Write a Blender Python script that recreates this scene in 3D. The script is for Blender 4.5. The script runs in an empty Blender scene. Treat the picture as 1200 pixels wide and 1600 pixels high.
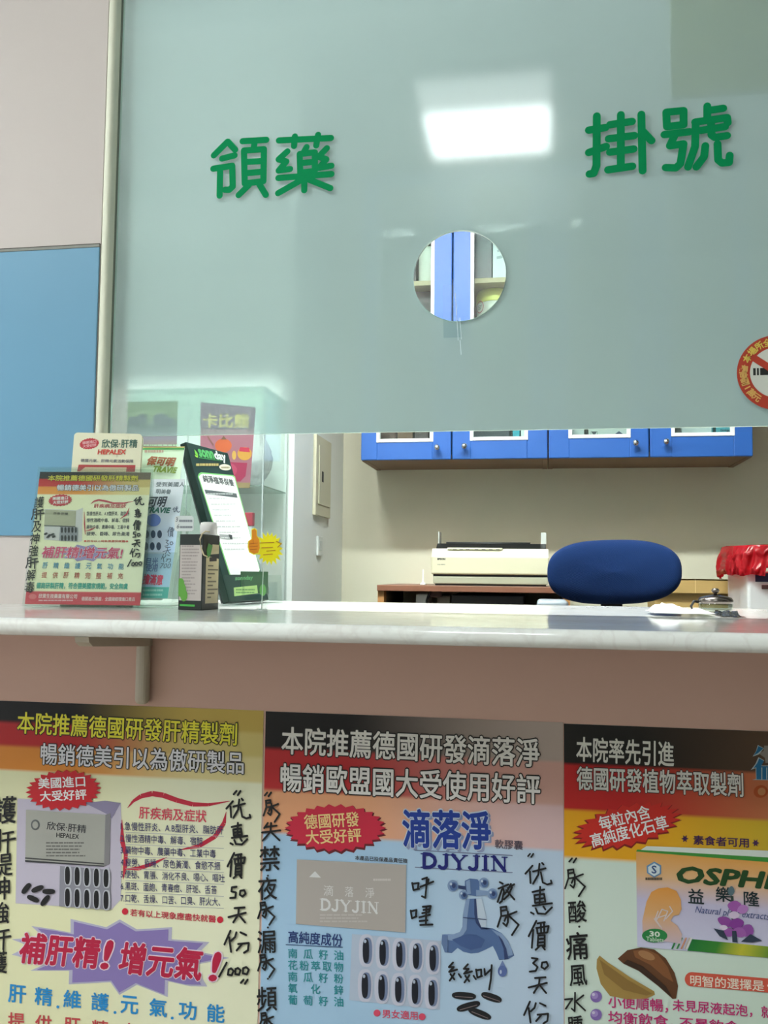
import bpy, bmesh, math, random
from mathutils import Vector, Matrix
random.seed(7)
SC = bpy.context.scene
COL = SC.collection
PI = math.pi

# ---------------------------------------------------------------- camera, light, exposure
CAM = Vector((0.0, -1.2, 1.108))
YAW, PITCH, ROLL, FPX = math.radians(-9.812), math.radians(3.886), math.radians(0.6327), 1418.77
FWD = Vector((math.sin(YAW)*math.cos(PITCH), math.cos(YAW)*math.cos(PITCH), math.sin(PITCH)))
_r0 = Vector((math.cos(YAW), -math.sin(YAW), 0)); _u0 = _r0.cross(FWD)
RGT = math.cos(ROLL)*_r0 + math.sin(ROLL)*_u0
UPV = -math.sin(ROLL)*_r0 + math.cos(ROLL)*_u0
cam_data = bpy.data.cameras.new('camera')
cam_data.sensor_fit = 'VERTICAL'; cam_data.sensor_height = 36.0; cam_data.sensor_width = 27.0
cam_data.lens = FPX/1600*36.0; cam_data.clip_start = 0.01
cam = bpy.data.objects.new('camera', cam_data); COL.objects.link(cam)
cam.matrix_world = Matrix(((RGT.x, UPV.x, -FWD.x, CAM.x), (RGT.y, UPV.y, -FWD.y, CAM.y), (RGT.z, UPV.z, -FWD.z, CAM.z), (0, 0, 0, 1)))
SC.camera = cam
SC.view_settings.view_transform = 'Standard'; SC.view_settings.look = 'None'
SC.view_settings.gamma = 1.0; SC.view_settings.use_curve_mapping = False
SC.view_settings.exposure = 0.48
LAMP_WAIT = 28.0        # radiance of the waiting-room ceiling lamp
LAMP_SIDE = 30.0        # second waiting-room lamp, further left
LAMP_DESK = 165.0
ADDED_GLOW = 1.3          # added glowing door, unseen, at the far left
# ceiling lamps of the dispensary
wd = bpy.data.worlds.new('world'); SC.world = wd; wd.use_nodes = True
wd.node_tree.nodes['Background'].inputs[0].default_value = (0.80, 0.88, 0.90, 1)
wd.node_tree.nodes['Background'].inputs[1].default_value = 0.03
SC.cycles.use_denoising = True
SC.cycles.max_bounces = 10; SC.cycles.diffuse_bounces = 2; SC.cycles.transparent_max_bounces = 24

# ---------------------------------------------------------------- pixel -> point on a real plane
def ray(x, y): return FWD*FPX + RGT*(x-600) - UPV*(y-800)
def P(x, y, Y):
    d = ray(x, y); return CAM + d*((Y-CAM.y)/d.y)
def PZ(x, y, z):
    d = ray(x, y); return CAM + d*((z-CAM.z)/d.z)

# ---------------------------------------------------------------- materials
def lin(c):
    c = c/255.0
    return c/12.92 if c <= 0.04045 else ((c+0.055)/1.055)**2.4
def rgb(c): return (lin(c[0]), lin(c[1]), lin(c[2]), 1.0)
_mats = {}
def mat(name, c, rough=0.55, metal=0.0, spec=0.5, emit=None, strength=0.0, bump=0.0, bscale=200.0, vary=0.0, vscale=8.0, coat=0.0):
    if name in _mats: return _mats[name]
    m = bpy.data.materials.new(name); m.use_nodes = True
    nt = m.node_tree; b = nt.nodes['Principled BSDF']
    b.inputs['Base Color'].default_value = rgb(c); b.inputs['Roughness'].default_value = rough
    b.inputs['Metallic'].default_value = metal; b.inputs['Specular IOR Level'].default_value = spec
    b.inputs['Coat Weight'].default_value = coat
    if emit:
        b.inputs['Emission Color'].default_value = rgb(emit); b.inputs['Emission Strength'].default_value = strength
    if bump or vary:
        tc = nt.nodes.new('ShaderNodeTexCoord')
    if bump:
        n = nt.nodes.new('ShaderNodeTexNoise'); n.inputs['Scale'].default_value = bscale; n.inputs['Detail'].default_value = 4
        bp = nt.nodes.new('ShaderNodeBump'); bp.inputs['Strength'].default_value = bump; bp.inputs['Distance'].default_value = 0.002
        nt.links.new(tc.outputs['Object'], n.inputs['Vector']); nt.links.new(n.outputs['Fac'], bp.inputs['Height'])
        nt.links.new(bp.outputs['Normal'], b.inputs['Normal'])
    if vary:
        n2 = nt.nodes.new('ShaderNodeTexNoise'); n2.inputs['Scale'].default_value = vscale; n2.inputs['Detail'].default_value = 5
        mx = nt.nodes.new('ShaderNodeMix'); mx.data_type = 'RGBA'
        a = rgb(c); mx.inputs[6].default_value = [v*(1-vary) for v in a[:3]]+[1]; mx.inputs[7].default_value = [min(1, v*(1+vary)) for v in a[:3]]+[1]
        nt.links.new(tc.outputs['Object'], n2.inputs['Vector']); nt.links.new(n2.outputs['Fac'], mx.inputs[0])
        nt.links.new(mx.outputs[2], b.inputs['Base Color'])
    _mats[name] = m
    return m
def ink(c, rough=0.45):
    return mat('ink_%d_%d_%d' % tuple(c), c, rough)
def clear(name, tint=(235, 245, 240), gloss=0.05, veil=0.0, ior=1.45):
    """thin clear plastic or glass: straight-through light, Fresnel reflection, a little milky veil"""
    if name in _mats: return _mats[name]
    m = bpy.data.materials.new(name); m.use_nodes = True; nt = m.node_tree; nt.nodes.clear()
    o = nt.nodes.new('ShaderNodeOutputMaterial'); t = nt.nodes.new('ShaderNodeBsdfTransparent'); t.inputs[0].default_value = rgb(tint)
    d = nt.nodes.new('ShaderNodeBsdfTranslucent'); d.inputs[0].default_value = rgb((225, 235, 230))
    d2 = nt.nodes.new('ShaderNodeBsdfDiffuse'); d2.inputs[0].default_value = rgb((225, 235, 230))
    ad = nt.nodes.new('ShaderNodeMixShader'); ad.inputs[0].default_value = 0.5
    nt.links.new(d.outputs[0], ad.inputs[1]); nt.links.new(d2.outputs[0], ad.inputs[2])
    mv = nt.nodes.new('ShaderNodeMixShader'); mv.inputs[0].default_value = veil
    nt.links.new(t.outputs[0], mv.inputs[1]); nt.links.new(ad.outputs[0], mv.inputs[2])
    g = nt.nodes.new('ShaderNodeBsdfGlossy'); g.inputs['Roughness'].default_value = gloss
    f = nt.nodes.new('ShaderNodeFresnel'); f.inputs[0].default_value = ior
    gm = nt.nodes.new('ShaderNodeNewGeometry')
    inv = nt.nodes.new('ShaderNodeMath'); inv.operation = 'SUBTRACT'; inv.inputs[0].default_value = 1.0
    mul = nt.nodes.new('ShaderNodeMath'); mul.operation = 'MULTIPLY'
    nt.links.new(gm.outputs['Backfacing'], inv.inputs[1]); nt.links.new(f.outputs[0], mul.inputs[0]); nt.links.new(inv.outputs[0], mul.inputs[1])
    ms = nt.nodes.new('ShaderNodeMixShader')
    nt.links.new(mul.outputs[0], ms.inputs[0]); nt.links.new(mv.outputs[0], ms.inputs[1]); nt.links.new(g.outputs[0], ms.inputs[2])
    nt.links.new(ms.outputs[0], o.inputs[0])
    _mats[name] = m
    return m

def poly_film(name, c, rough, mixt):
    m = bpy.data.materials.new(name); m.use_nodes = True; nt = m.node_tree; N = nt.nodes.new; K = nt.links.new; b = nt.nodes['Principled BSDF']; o = nt.nodes['Material Output']
    b.inputs['Base Color'].default_value = rgb(c); b.inputs['Roughness'].default_value = rough; b.inputs['Specular IOR Level'].default_value = .7
    t = N('ShaderNodeBsdfTranslucent'); t.inputs[0].default_value = rgb(c); tr = N('ShaderNodeBsdfTransparent'); tr.inputs[0].default_value = rgb(c)
    m1 = N('ShaderNodeMixShader'); m1.inputs[0].default_value = .35; K(b.outputs[0], m1.inputs[1]); K(t.outputs[0], m1.inputs[2])
    m2 = N('ShaderNodeMixShader'); m2.inputs[0].default_value = mixt; K(m1.outputs[0], m2.inputs[1]); K(tr.outputs[0], m2.inputs[2]); K(m2.outputs[0], o.inputs[0]); return m
# ---------------------------------------------------------------- mesh builder
class MB:
    def __init__(s): s.v = []; s.f = []; s.m = []; s.uv = {}; s.mats = []; s.smooth = []
    def mi(s, m):
        if m not in s.mats: s.mats.append(m)
        return s.mats.index(m)
    def face(s, pts, m, uv=None, smooth=False):
        i = len(s.v); s.v += [Vector(p) for p in pts]
        s.f.append(list(range(i, i+len(pts)))); s.m.append(s.mi(m)); s.smooth.append(smooth)
        if uv: s.uv[len(s.f)-1] = uv
    def mesh(s, verts, faces, m, smooth=False):
        i = len(s.v); s.v += [Vector(p) for p in verts]; k = s.mi(m)
        for f in faces: s.f.append([i+j for j in f]); s.m.append(k); s.smooth.append(smooth)
    def box(s, a, b, m, bev=0.0, rot=None, seg=2):
        """axis box from corner a to corner b; rot = (Matrix, pivot)"""
        bm = bmesh.new(); a = Vector(a); b = Vector(b)
        bmesh.ops.create_cube(bm, size=1.0)
        for v in bm.verts: v.co = Vector(((a[i]+b[i])/2 + v.co[i]*abs(b[i]-a[i]) for i in range(3)))
        if bev: bmesh.ops.bevel(bm, geom=list(bm.edges), offset=bev, segments=seg, affect='EDGES', profile=0.5)
        bm.verts.ensure_lookup_table(); bm.verts.index_update()
        vs = [v.co.copy() for v in bm.verts]
        if rot: vs = [rot[1] + rot[0] @ (v - rot[1]) for v in vs]
        s.mesh(vs, [[v.index for v in f.verts] for f in bm.faces], m, smooth=False); bm.free()
    def obox(s, o, ex, ey, ez, m, bev=0.0, seg=2):
        """box from corner o along three edge vectors"""
        bm = bmesh.new(); bmesh.ops.create_cube(bm, size=1.0)
        L = (ex.length, ey.length, ez.length); u = (ex.normalized(), ey.normalized(), ez.normalized())
        for v in bm.verts: v.co = Vector(((v.co[i]+0.5)*L[i] for i in range(3)))
        if bev: bmesh.ops.bevel(bm, geom=list(bm.edges), offset=bev, segments=seg, affect='EDGES', profile=0.5)
        bmesh.ops.recalc_face_normals(bm, faces=bm.faces)
        flip = ex.cross(ey).dot(ez) < 0
        bm.verts.index_update()
        s.mesh([Vector(o)+u[0]*v.co.x+u[1]*v.co.y+u[2]*v.co.z for v in bm.verts],
               [[v.index for v in (reversed(f.verts) if flip else f.verts)] for f in bm.faces], m); bm.free()
    def tube(s, pts, r, m, n=10, cap=True, radii=None):
        pts = [Vector(p) for p in pts]; rings = []
        for i, p in enumerate(pts):
            t = (pts[min(i+1, len(pts)-1)] - pts[max(i-1, 0)]).normalized()
            a = t.cross(Vector((0, 0, 1)));  a = a if a.length > 1e-3 else t.cross(Vector((1, 0, 0)))
            a.normalize(); b = t.cross(a).normalized(); R = radii[i] if radii else r
            rings.append([p + R*(math.cos(2*PI*k/n)*a + math.sin(2*PI*k/n)*b) for k in range(n)])
        vs = [q for g in rings for q in g]; fs = []
        for i in range(len(pts)-1):
            for k in range(n): fs.append([i*n+k, (i+1)*n+k, (i+1)*n+(k+1) % n, i*n+(k+1) % n])
        if cap: fs.append(list(range(n))); fs.append([len(vs)-n+k for k in reversed(range(n))])
        s.mesh(vs, fs, m, smooth=True)
    def lathe(s, c, prof, m, n=32, axis=None):
        """prof: (radius, height) from bottom to top"""
        c = Vector(c); z = Vector(axis).normalized() if axis else Vector((0, 0, 1))
        a = z.orthogonal().normalized(); b = z.cross(a)
        vs = []; fs = []
        for r, h in prof:
            for k in range(n): vs.append(c + z*h + r*(math.cos(2*PI*k/n)*a + math.sin(2*PI*k/n)*b))
        for i in range(len(prof)-1):
            for k in range(n): fs.append([i*n+k, i*n+(k+1) % n, (i+1)*n+(k+1) % n, (i+1)*n+k])
        fs.append(list(reversed(range(n)))); fs.append([len(vs)-n+k for k in range(n)])
        s.mesh(vs, fs, m, smooth=True)
    def prism(s, pts, dv, m):
        """polygon pts (counter-clockwise seen from the front) swept by vector dv"""
        n = len(pts); pts = [Vector(p) for p in pts]; dv = Vector(dv)
        vs = pts + [p+dv for p in pts]
        s.mesh(vs, [list(range(n)), [n+k for k in reversed(range(n))]] + [[k, n+k, n+(k+1) % n, (k+1) % n] for k in range(n)], m)
    def build(s, name, parent=None, auto=True):
        me = bpy.data.meshes.new(name); off = parent.matrix_world_loc if False else (Vector(parent['_o']) if parent is not None else Vector((0, 0, 0)))
        me.from_pydata([v-off for v in s.v], [], s.f)
        for m in s.mats: me.materials.append(m)
        for i, p in enumerate(me.polygons): p.material_index = s.m[i]; p.use_smooth = s.smooth[i]
        if s.uv:
            ul = me.uv_layers.new(name='UVMap')
            for i, p in enumerate(me.polygons):
                if i in s.uv:
                    for li, q in zip(p.loop_indices, s.uv[i]): ul.data[li].uv = q
        me.update()
        o = bpy.data.objects.new(name, me); COL.objects.link(o)
        if parent is not None: o.parent = parent; o['_o'] = tuple(off)
        else: o['_o'] = (0.0, 0.0, 0.0)
        return o
def tag(o, label, cat, group=None, kind=None):
    o['label'] = label; o['category'] = cat
    if group: o['group'] = group
    if kind: o['kind'] = kind
    return o
def thing(name, loc, label, cat, group=None):
    o = bpy.data.objects.new(name, None); COL.objects.link(o); o.location = loc; o['_o'] = tuple(loc); o.empty_display_size = 0.05
    return tag(o, label, cat, group)
def struct(mb, name, parent=None):
    o = mb.build(name, parent)
    if parent is None: o['kind'] = 'structure'
    return o

# ---------------------------------------------------------------- text and strokes as flat print
_txt = {}
def glyphs(body, off=0.0, shear=0.0, res=2):
    key = (body, off, shear, res)
    if key in _txt: return _txt[key]
    c = bpy.data.curves.new('lettering', 'FONT'); c.body = body; c.offset = off; c.shear = shear; c.resolution_u = res
    c.fill_mode = 'FRONT' if hasattr(c, 'fill_mode') else c.fill_mode
    o = bpy.data.objects.new('lettering', c); COL.objects.link(o)
    dg = bpy.context.evaluated_depsgraph_get()
    me = bpy.data.meshes.new_from_object(o.evaluated_get(dg))
    r = ([(v.co.x, v.co.y) for v in me.vertices], [list(p.vertices) for p in me.polygons])
    bpy.data.objects.remove(o); bpy.data.curves.remove(c); bpy.data.meshes.remove(me)
    _txt[key] = r
    return r
def bbox(vs):
    xs = [v[0] for v in vs]; ys = [v[1] for v in vs]
    return min(xs), min(ys), max(xs), max(ys)

class Face:
    """a flat printed surface: origin, in-plane axes ex/ey, outward normal; crop() reads coordinates of a zoomed photo crop"""
    LAYER = 0.0003; STEP = 8e-6
    def __init__(s, o, ex, ey): s.o = Vector(o); s.ex = Vector(ex).normalized(); s.ey = Vector(ey).normalized(); s.n = s.ex.cross(s.ey).normalized(); s.i = 0; s.crop(0, 0, 1)
    def crop(s, x0, y0, k): s.c = (x0, y0, k); return s
    def uv(s, p):
        x = s.c[0] + p[0]/s.c[2]; y = s.c[1] + p[1]/s.c[2]; d = ray(x, y)
        q = CAM + d*((s.o-CAM).dot(s.n)/d.dot(s.n)) - s.o
        return Vector((q.dot(s.ex), q.dot(s.ey)))
    def at(s, u, v, k=1): return s.o + s.ex*u + s.ey*v + s.n*(k*s.LAYER + s.i*s.STEP)
    def poly(s, mb, pts, c, k=1):
        m = c if not isinstance(c, tuple) else ink(c)
        q = [s.uv(p) for p in pts]
        a = sum(q[i].x*q[(i+1) % len(q)].y - q[(i+1) % len(q)].x*q[i].y for i in range(len(q)))
        if a < 0: q.reverse()
        s.i = (s.i+1) % 34
        mb.face([s.at(w.x, w.y, k) for w in q], m)
    def raw(s, mb, uvs, c, k=1):
        m = c if not isinstance(c, tuple) else ink(c)
        s.i = (s.i+1) % 34
        mb.face([s.at(u, v, k) for u, v in uvs], m)
    def rect(s, mb, x0, y0, x1, y1, c, k=1): s.poly(mb, [(x0, y0), (x0, y1), (x1, y1), (x1, y0)], c, k)
    def ell(s, mb, cx, cy, rx, ry, c, k=1, rot=0.0, n=28, sq=1.0):
        pts = []
        for i in range(n):
            t = 2*PI*i/n; a, b = math.cos(t), math.sin(t)
            a = math.copysign(abs(a)**sq, a)*rx; b = math.copysign(abs(b)**sq, b)*ry
            pts.append((cx + a*math.cos(rot) - b*math.sin(rot), cy + a*math.sin(rot) + b*math.cos(rot)))
        s.poly(mb, pts, c, k)
    def burst(s, mb, cx, cy, rx, ry, c, k=1, n=22, depth=0.16, rot=0.0):
        o = s.uv((cx, cy)); px = s.uv((cx+rx*math.cos(rot), cy+rx*math.sin(rot))) - o; py = s.uv((cx-ry*math.sin(rot), cy+ry*math.cos(rot))) - o
        ring = []
        for i in range(2*n):
            r = 1.0 if i % 2 == 0 else 1.0-depth; t = PI*i/n
            ring.append(o + px*(r*math.cos(t)) + py*(r*math.sin(t)))
        m = ink(c) if isinstance(c, tuple) else c
        for i in range(2*n):
            a, b = ring[i], ring[(i+1) % (2*n)]
            tri = [o, a, b] if (a-o).cross(b-o) > 0 else [o, b, a]
            mb.face([s.at(w.x, w.y, k) for w in tri], m)
    def text(s, mb, body, p0, p1, h, c, k=1, bold=0.0, shear=0.0, outline=None, flip=1):
        """lettering whose ink runs from p0 to p1 (middle of its height) and is h crop-pixels tall"""
        a, b = s.uv(p0), s.uv(p1); mid = ((p0[0]+p1[0])/2, (p0[1]+p1[1])/2)
        H = (s.uv((mid[0], mid[1]-h/2)) - s.uv((mid[0], mid[1]+h/2))).length
        vs0, _ = glyphs(body, 0.0, shear); x0, y0, x1, y1 = bbox(vs0)
        W = (b-a).length; dx = (b-a)/W; dy = Vector((-dx.y, dx.x)); sx = W/(x1-x0); sy = H/(y1-y0)
        def put(off, col, kk):
            vs, fs = glyphs(body, 0.0, shear); m = ink(col) if isinstance(col, tuple) else col
            nd = 0 if off <= 0 else (6 if off < 0.025 else 8)      # heavier weights: the glyph printed again around a small circle
            for j in range(nd+1):
                ox, oy = (0, 0) if j == 0 else (off*math.cos(2*PI*j/nd), off*math.sin(2*PI*j/nd))
                pts = [a + dx*((x+ox-x0)*sx) + dy*((y+oy-y0)*sy - H/2) for x, y in vs]; s.i = j
                mb.mesh([s.at(q.x, q.y, kk) for q in pts], fs, m)
            s.i = 0
        if outline: put(bold+outline[1], outline[0], k); k += 1
        put(bold, c, k)
    def stroke(s, mb, pts, w, c, k=1):
        """pen stroke with round ends through crop points"""
        m = ink(c) if isinstance(c, tuple) else c
        q = [s.uv(p) for p in pts]
        r = (s.uv((pts[0][0]+w/2, pts[0][1])) - q[0]).length
        for i, p in enumerate(q):
            s.i = (s.i+1) % 34
            mb.face([s.at(p.x+r*math.cos(t*PI/6), p.y+r*math.sin(t*PI/6), k) for t in range(12)], m)
            if i:
                d = q[i]-q[i-1]
                if d.length > 1e-7:
                    nn = Vector((-d.y, d.x)).normalized()*r; s.i = (s.i+1) % 34
                    mb.face([s.at(w_.x, w_.y, k) for w_ in (q[i-1]-nn, p-nn, p+nn, q[i-1]+nn)], m)
    def strokes(s, mb, lst, w, c, k=1, dx=0, dy=0, sc=1.0):
        s.i = 0
        for st in lst: s.stroke(mb, [(dx+x*sc, dy+y*sc) for x, y in st], w, c, k)
    def bars(s, mb, x0, y0, x1, y1, n, c, k=1, th=0.45, ragged=0.25, seed=1):
        """lines of print too small to read"""
        rnd = random.Random(seed)
        for i in range(n):
            y = y0 + (y1-y0)*(i+0.5)/n; hh = (y1-y0)/n*th/2; xe = x0 + (x1-x0)*(1-ragged*rnd.random())
            x = x0
            while x < xe-1:
                w = min(xe-x, (x1-x0)*rnd.uniform(0.05, 0.16)); s.rect(mb, x, y-hh, x+w*0.86, y+hh, c, k); x += w
def card(x, y, th, lean, w, H, z=1.05):
    a = Vector((math.cos(th), math.sin(th), 0)); back = Vector((-math.sin(th), math.cos(th), 0))
    up = Vector((0, 0, math.cos(lean))) + back*math.sin(lean)
    return Face((x, y, z), a, up)

# ================================================================ THE SETTING
ZC = 1.05            # counter top
YW, YG, YB, YF = 0.215, 0.237, 2.28, 1.96      # upper wall, glass, dispensary back wall, cabinet fronts
plaster_shaded = mat('shaded_pink_plaster', (226, 184, 166), 0.7, bump=0.12, bscale=90, vary=0.03, vscale=3)  # same paint as the upper wall, under-counter shade tinted into its colour
plaster_pink = mat('pink_plaster', (215, 202, 196), 0.7, bump=0.12, bscale=90, vary=0.03, vscale=3)
plaster_in = mat('cream_plaster', (224, 221, 197), 0.7, bump=0.08, bscale=80, vary=0.02, vscale=3)
plaster_side = mat('cool_white_plaster', (238, 244, 238), 0.6, bump=0.05, bscale=80)
ceil_m = mat('ceiling_board', (228, 230, 226), 0.8)
floor_m = mat('floor_vinyl', (176, 168, 155), 0.35, vary=0.08, vscale=6)
LX, RX, FY = -2.6, 2.4, -2.95
def slab(name, a, b, m, bev=0.0):
    q = MB(); q.box(a, b, m, bev); return struct(q, name)
slab('floor', (LX, FY, -0.05), (RX, 0.0, 0.0), floor_m)
slab('floor_inner', (LX, 0.12, 0.0), (RX, YB, 0.30), mat('floor_inner_vinyl', (96, 92, 86), 0.5, vary=.08, vscale=6))
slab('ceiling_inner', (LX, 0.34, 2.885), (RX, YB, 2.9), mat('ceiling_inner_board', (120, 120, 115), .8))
slab('ceiling', (LX-.1, FY-.1, 2.9), (RX+.1, YB+.1, 2.98), ceil_m)
slab('wall_waiting', (LX-.1, FY-.1, 0), (RX+.1, FY, 2.9), mat('waiting_wall', (206, 208, 202), 0.8))
slab('wall_left_side', (LX-.1, FY, 0), (LX, YB, 2.9), mat('waiting_wall', (206, 208, 202), 0.8))
slab('wall_right_side', (RX, FY, 0), (RX+.1, YB, 2.9), mat('right_wall', (140, 142, 138), 0.8))
slab('wall_back', (-0.767, YB, 0.30), (RX, YB+.1, 2.9), plaster_in)
slab('wall_inner_left', (LX, 1.56, 0.30), (-0.767, YB+.1, 2.9), plaster_side)
slab('wall_front', (LX, 0.0, 0.0), (RX, 0.12, 1.029), plaster_shaded)
JL, JR = P(157, 400, YW).x, P(179, 400, YG).x
slab('wall_left', (LX, YW, ZC), (JL, YW+.12, 2.9), plaster_pink)
slab('wall_header', (JL, YW, 2.32), (RX, YW+.12, 2.9), plaster_pink)
slab('wall_right', (1.25, YW, ZC), (RX, YW+.12, 2.32), plaster_pink)
# ceiling beams of the waiting room, mirrored in the glass
slab('trim_3', (LX, -0.625, 2.62), (RX, -0.25, 2.9), mat('beam_paint', (150, 158, 152), 0.8))
slab('trim_4', (LX, -2.6, 2.60), (RX, -2.12, 2.9), mat('beam_paint', (150, 158, 152), 0.8))
# unseen glowing door, added at the far left to light the left wall
w2 = MB(); fr = mat('added_door_frame', (150, 152, 150), .4)
for a, b in (((LX, -2.02, 0.0), (LX+.04, -1.96, 2.12)), ((LX, -0.50, 0.0), (LX+.04, -0.44, 2.12)), ((LX, -1.26, 0.0), (LX+.04, -1.20, 2.12)), ((LX, -2.02, 2.06), (LX+.04, -0.44, 2.12)), ((LX, -2.02, 0.0), (LX+.04, -0.44, 0.08))): w2.box(a, b, fr, .003)
w2.box((LX+.004, -1.97, 0.07), (LX+.012, -0.49, 2.07), mat('added_glow_pane', (235, 245, 250), .3, emit=(238, 246, 255), strength=ADDED_GLOW)); struct(w2, 'added_glow_door')
# blue wall band with its dirty joint strip
b0, b1 = P(20, 389, YW).z, P(20, 837, YW).z
q = MB(); q.box((LX, YW-.004, b1), (JL-.0005, YW, b0-.006), mat('blue_panel', (108, 160, 190), 0.45, vary=0.03, vscale=4), 0.001)
struct(q, 'trim_1')
q = MB(); q.box((LX, YW-.005, b0-.006), (JL-.0005, YW, b0-.0015), mat('joint_filler', (150, 150, 142), 0.8, vary=0.2, vscale=60))
q.box((LX, YW-.0035, b0-.0015), (JL-.0005, YW, b0+.0005), mat('joint_dirt', (70, 62, 55), 0.9, vary=0.3, vscale=50)); struct(q, 'trim_2')

# window: cream jamb, frosted pane with a speaking hole
win = bpy.data.objects.new('window_1', None); COL.objects.link(win); win.location = (JL, YW, ZC); win['_o'] = (JL, YW, ZC); win['kind'] = 'structure'
cream = mat('cream_aluminium', (238, 236, 214), 0.4)
q = MB(); q.box((JL+.0003, YW-.003, ZC), (JR, YG+.002, 2.32), cream, 0.006, seg=5)
q.box((JR-.004, YG-.004, ZC), (JR+.0015, YG+.008, 2.32), mat('gasket_grey', (120, 128, 112), .6), 0.001); q.build('frame', win)
q = MB(); q.box((JR, YW+.0, 2.30), (1.27, YG+.04, 2.34), cream, 0.003); q.build('top_rail', win)
q = MB(); q.box((1.235, YW-.01, ZC), (1.27, YG+.04, 2.32), cream, 0.004); q.build('right_jamb', win)
GB = P(600, 675, YG).z
hc = P(717.5, 430.5, YG); HR = 0.5*(P(790, 430, YG).x - P(645, 430, YG).x)
def film_material():
    m = bpy.data.materials.new('frosted_film'); m.use_nodes = True; nt = m.node_tree; nt.nodes.clear(); N = nt.nodes.new; K = nt.links.new
    o = N('ShaderNodeOutputMaterial'); geo = N('ShaderNodeNewGeometry'); sp = N('ShaderNodeSeparateXYZ'); K(geo.outputs['Position'], sp.inputs[0])
    no = N('ShaderNodeTexNoise'); no.inputs['Scale'].default_value = 2.2; no.inputs['Detail'].default_value = 5; K(geo.outputs['Position'], no.inputs['Vector'])
    d = N('ShaderNodeBsdfDiffuse'); t = N('ShaderNodeBsdfTranslucent')
    mx = N('ShaderNodeMix'); mx.data_type = 'RGBA'; mx.inputs[6].default_value = rgb((180, 190, 192)); mx.inputs[7].default_value = rgb((189, 201, 200)); K(no.outputs['Fac'], mx.inputs[0])
    K(mx.outputs[2], d.inputs[0]); K(mx.outputs[2], t.inputs[0])
    v = N('ShaderNodeMixShader'); v.inputs[0].default_value = 0.12; K(d.outputs[0], v.inputs[1]); K(t.outputs[0], v.inputs[2])
    tr = N('ShaderNodeBsdfTransparent'); tr.inputs[0].default_value = rgb((228, 240, 238))
    # the film is rubbed thin along the lower left of the pane
    a = N('ShaderNodeMapRange'); a.interpolation_type = 'SMOOTHSTEP'; a.inputs[1].default_value = -0.40; a.inputs[2].default_value = -0.46; K(sp.outputs[0], a.inputs[0])
    b = N('ShaderNodeMapRange'); b.interpolation_type = 'SMOOTHSTEP'; b.inputs[1].default_value = GB+0.12; b.inputs[2].default_value = GB+0.05; K(sp.outputs[2], b.inputs[0])
    ml = N('ShaderNodeMath'); ml.operation = 'MULTIPLY'; K(a.outputs[0], ml.inputs[0]); K(b.outputs[0], ml.inputs[1])
    fa = N('ShaderNodeMapRange'); fa.inputs[3].default_value = 0.025; fa.inputs[4].default_value = 0.55; K(ml.outputs[0], fa.inputs[0])
    ms = N('ShaderNodeMixShader'); K(fa.outputs[0], ms.inputs[0]); K(v.outputs[0], ms.inputs[1]); K(tr.outputs[0], ms.inputs[2]); K(ms.outputs[0], o.inputs[0])
    return m
film = film_material()
front = clear('clear_glass', (244, 252, 249), 0.07, 0.0, 1.5)
edge = mat('glass_edge', (222, 240, 230), 0.25)
q = MB(); x0, x1, z0, z1, T = JR+.002, 1.24, GB, 2.31, 0.006
ang = sorted([2*PI*i/72 for i in range(72)] + [math.atan2(z-hc.z, x-hc.x) % (2*PI) for x in (x0, x1) for z in (z0, z1)])
inn = [(hc.x+HR*math.cos(t), hc.z+HR*math.sin(t)) for t in ang]; out = []
for t in ang:
    c_, s_ = math.cos(t), math.sin(t); k = 1e9
    if abs(c_) > 1e-9: k = min(k, ((x1 if c_ > 0 else x0)-hc.x)/c_)
    if abs(s_) > 1e-9: k = min(k, ((z1 if s_ > 0 else z0)-hc.z)/s_)
    out.append((hc.x+k*c_, hc.z+k*s_))
n = len(ang)
for i in range(n):
    j = (i+1) % n; a, b, c, d = inn[i], inn[j], out[j], out[i]
    q.face([(p[0], YG, p[1]) for p in (a, d, c, b)][::-1] if False else [(p[0], YG, p[1]) for p in (d, c, b, a)], front)
    q.face([(p[0], YG+T, p[1]) for p in (a, b, c, d)], film)
    q.face([(a[0], YG, a[1]), (b[0], YG, b[1]), (b[0], YG+T, b[1]), (a[0], YG+T, a[1])], edge)
    q.face([(d[0], YG, d[1]), (d[0], YG+T, d[1]), (c[0], YG+T, c[1]), (c[0], YG, c[1])], edge)
q.build('frosted_pane', win)

# ceiling lamps
def ceiling_lamp(x, y, sx, sy, power, label, dim=1.0):
    t = thing('ceiling_light', (x, y, 2.9), label, 'ceiling light')
    f = MB(); w = 0.02
    for a, b in (((-sx/2-w, -sy/2-w), (sx/2+w, -sy/2)), ((-sx/2-w, sy/2), (sx/2+w, sy/2+w)), ((-sx/2-w, -sy/2), (-sx/2, sy/2)), ((sx/2, -sy/2), (sx/2+w, sy/2))):
        f.box((x+a[0], y+a[1], 2.865), (x+b[0], y+b[1], 2.9), mat('lamp_frame', (235, 235, 232), 0.4))
    f.build('frame', t)
    for k, s in ((0, 1.0), (1, dim)):
        m = mat('lamp_glow_%d' % round(power*s*10), (245, 250, 248), 0.5, emit=(244, 252, 250), strength=power*s)
        g = MB(); ya = y-sy/2+k*sy*0.6; yb = ya + sy*(0.6 if k == 0 else 0.4)
        g.box((x-sx/2, ya, 2.872), (x+sx/2, yb, 2.885), m); g.build('diffuser', t)
ceiling_lamp(-0.205, -1.745, 0.48, 0.62, LAMP_WAIT, 'ceiling lamp panel of the waiting room, mirrored in the frosted glass', 0.16)
ceiling_lamp(-2.05, -1.45, 0.60, 0.60, LAMP_SIDE, 'ceiling lamp panel at the far left of the waiting room')
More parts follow.
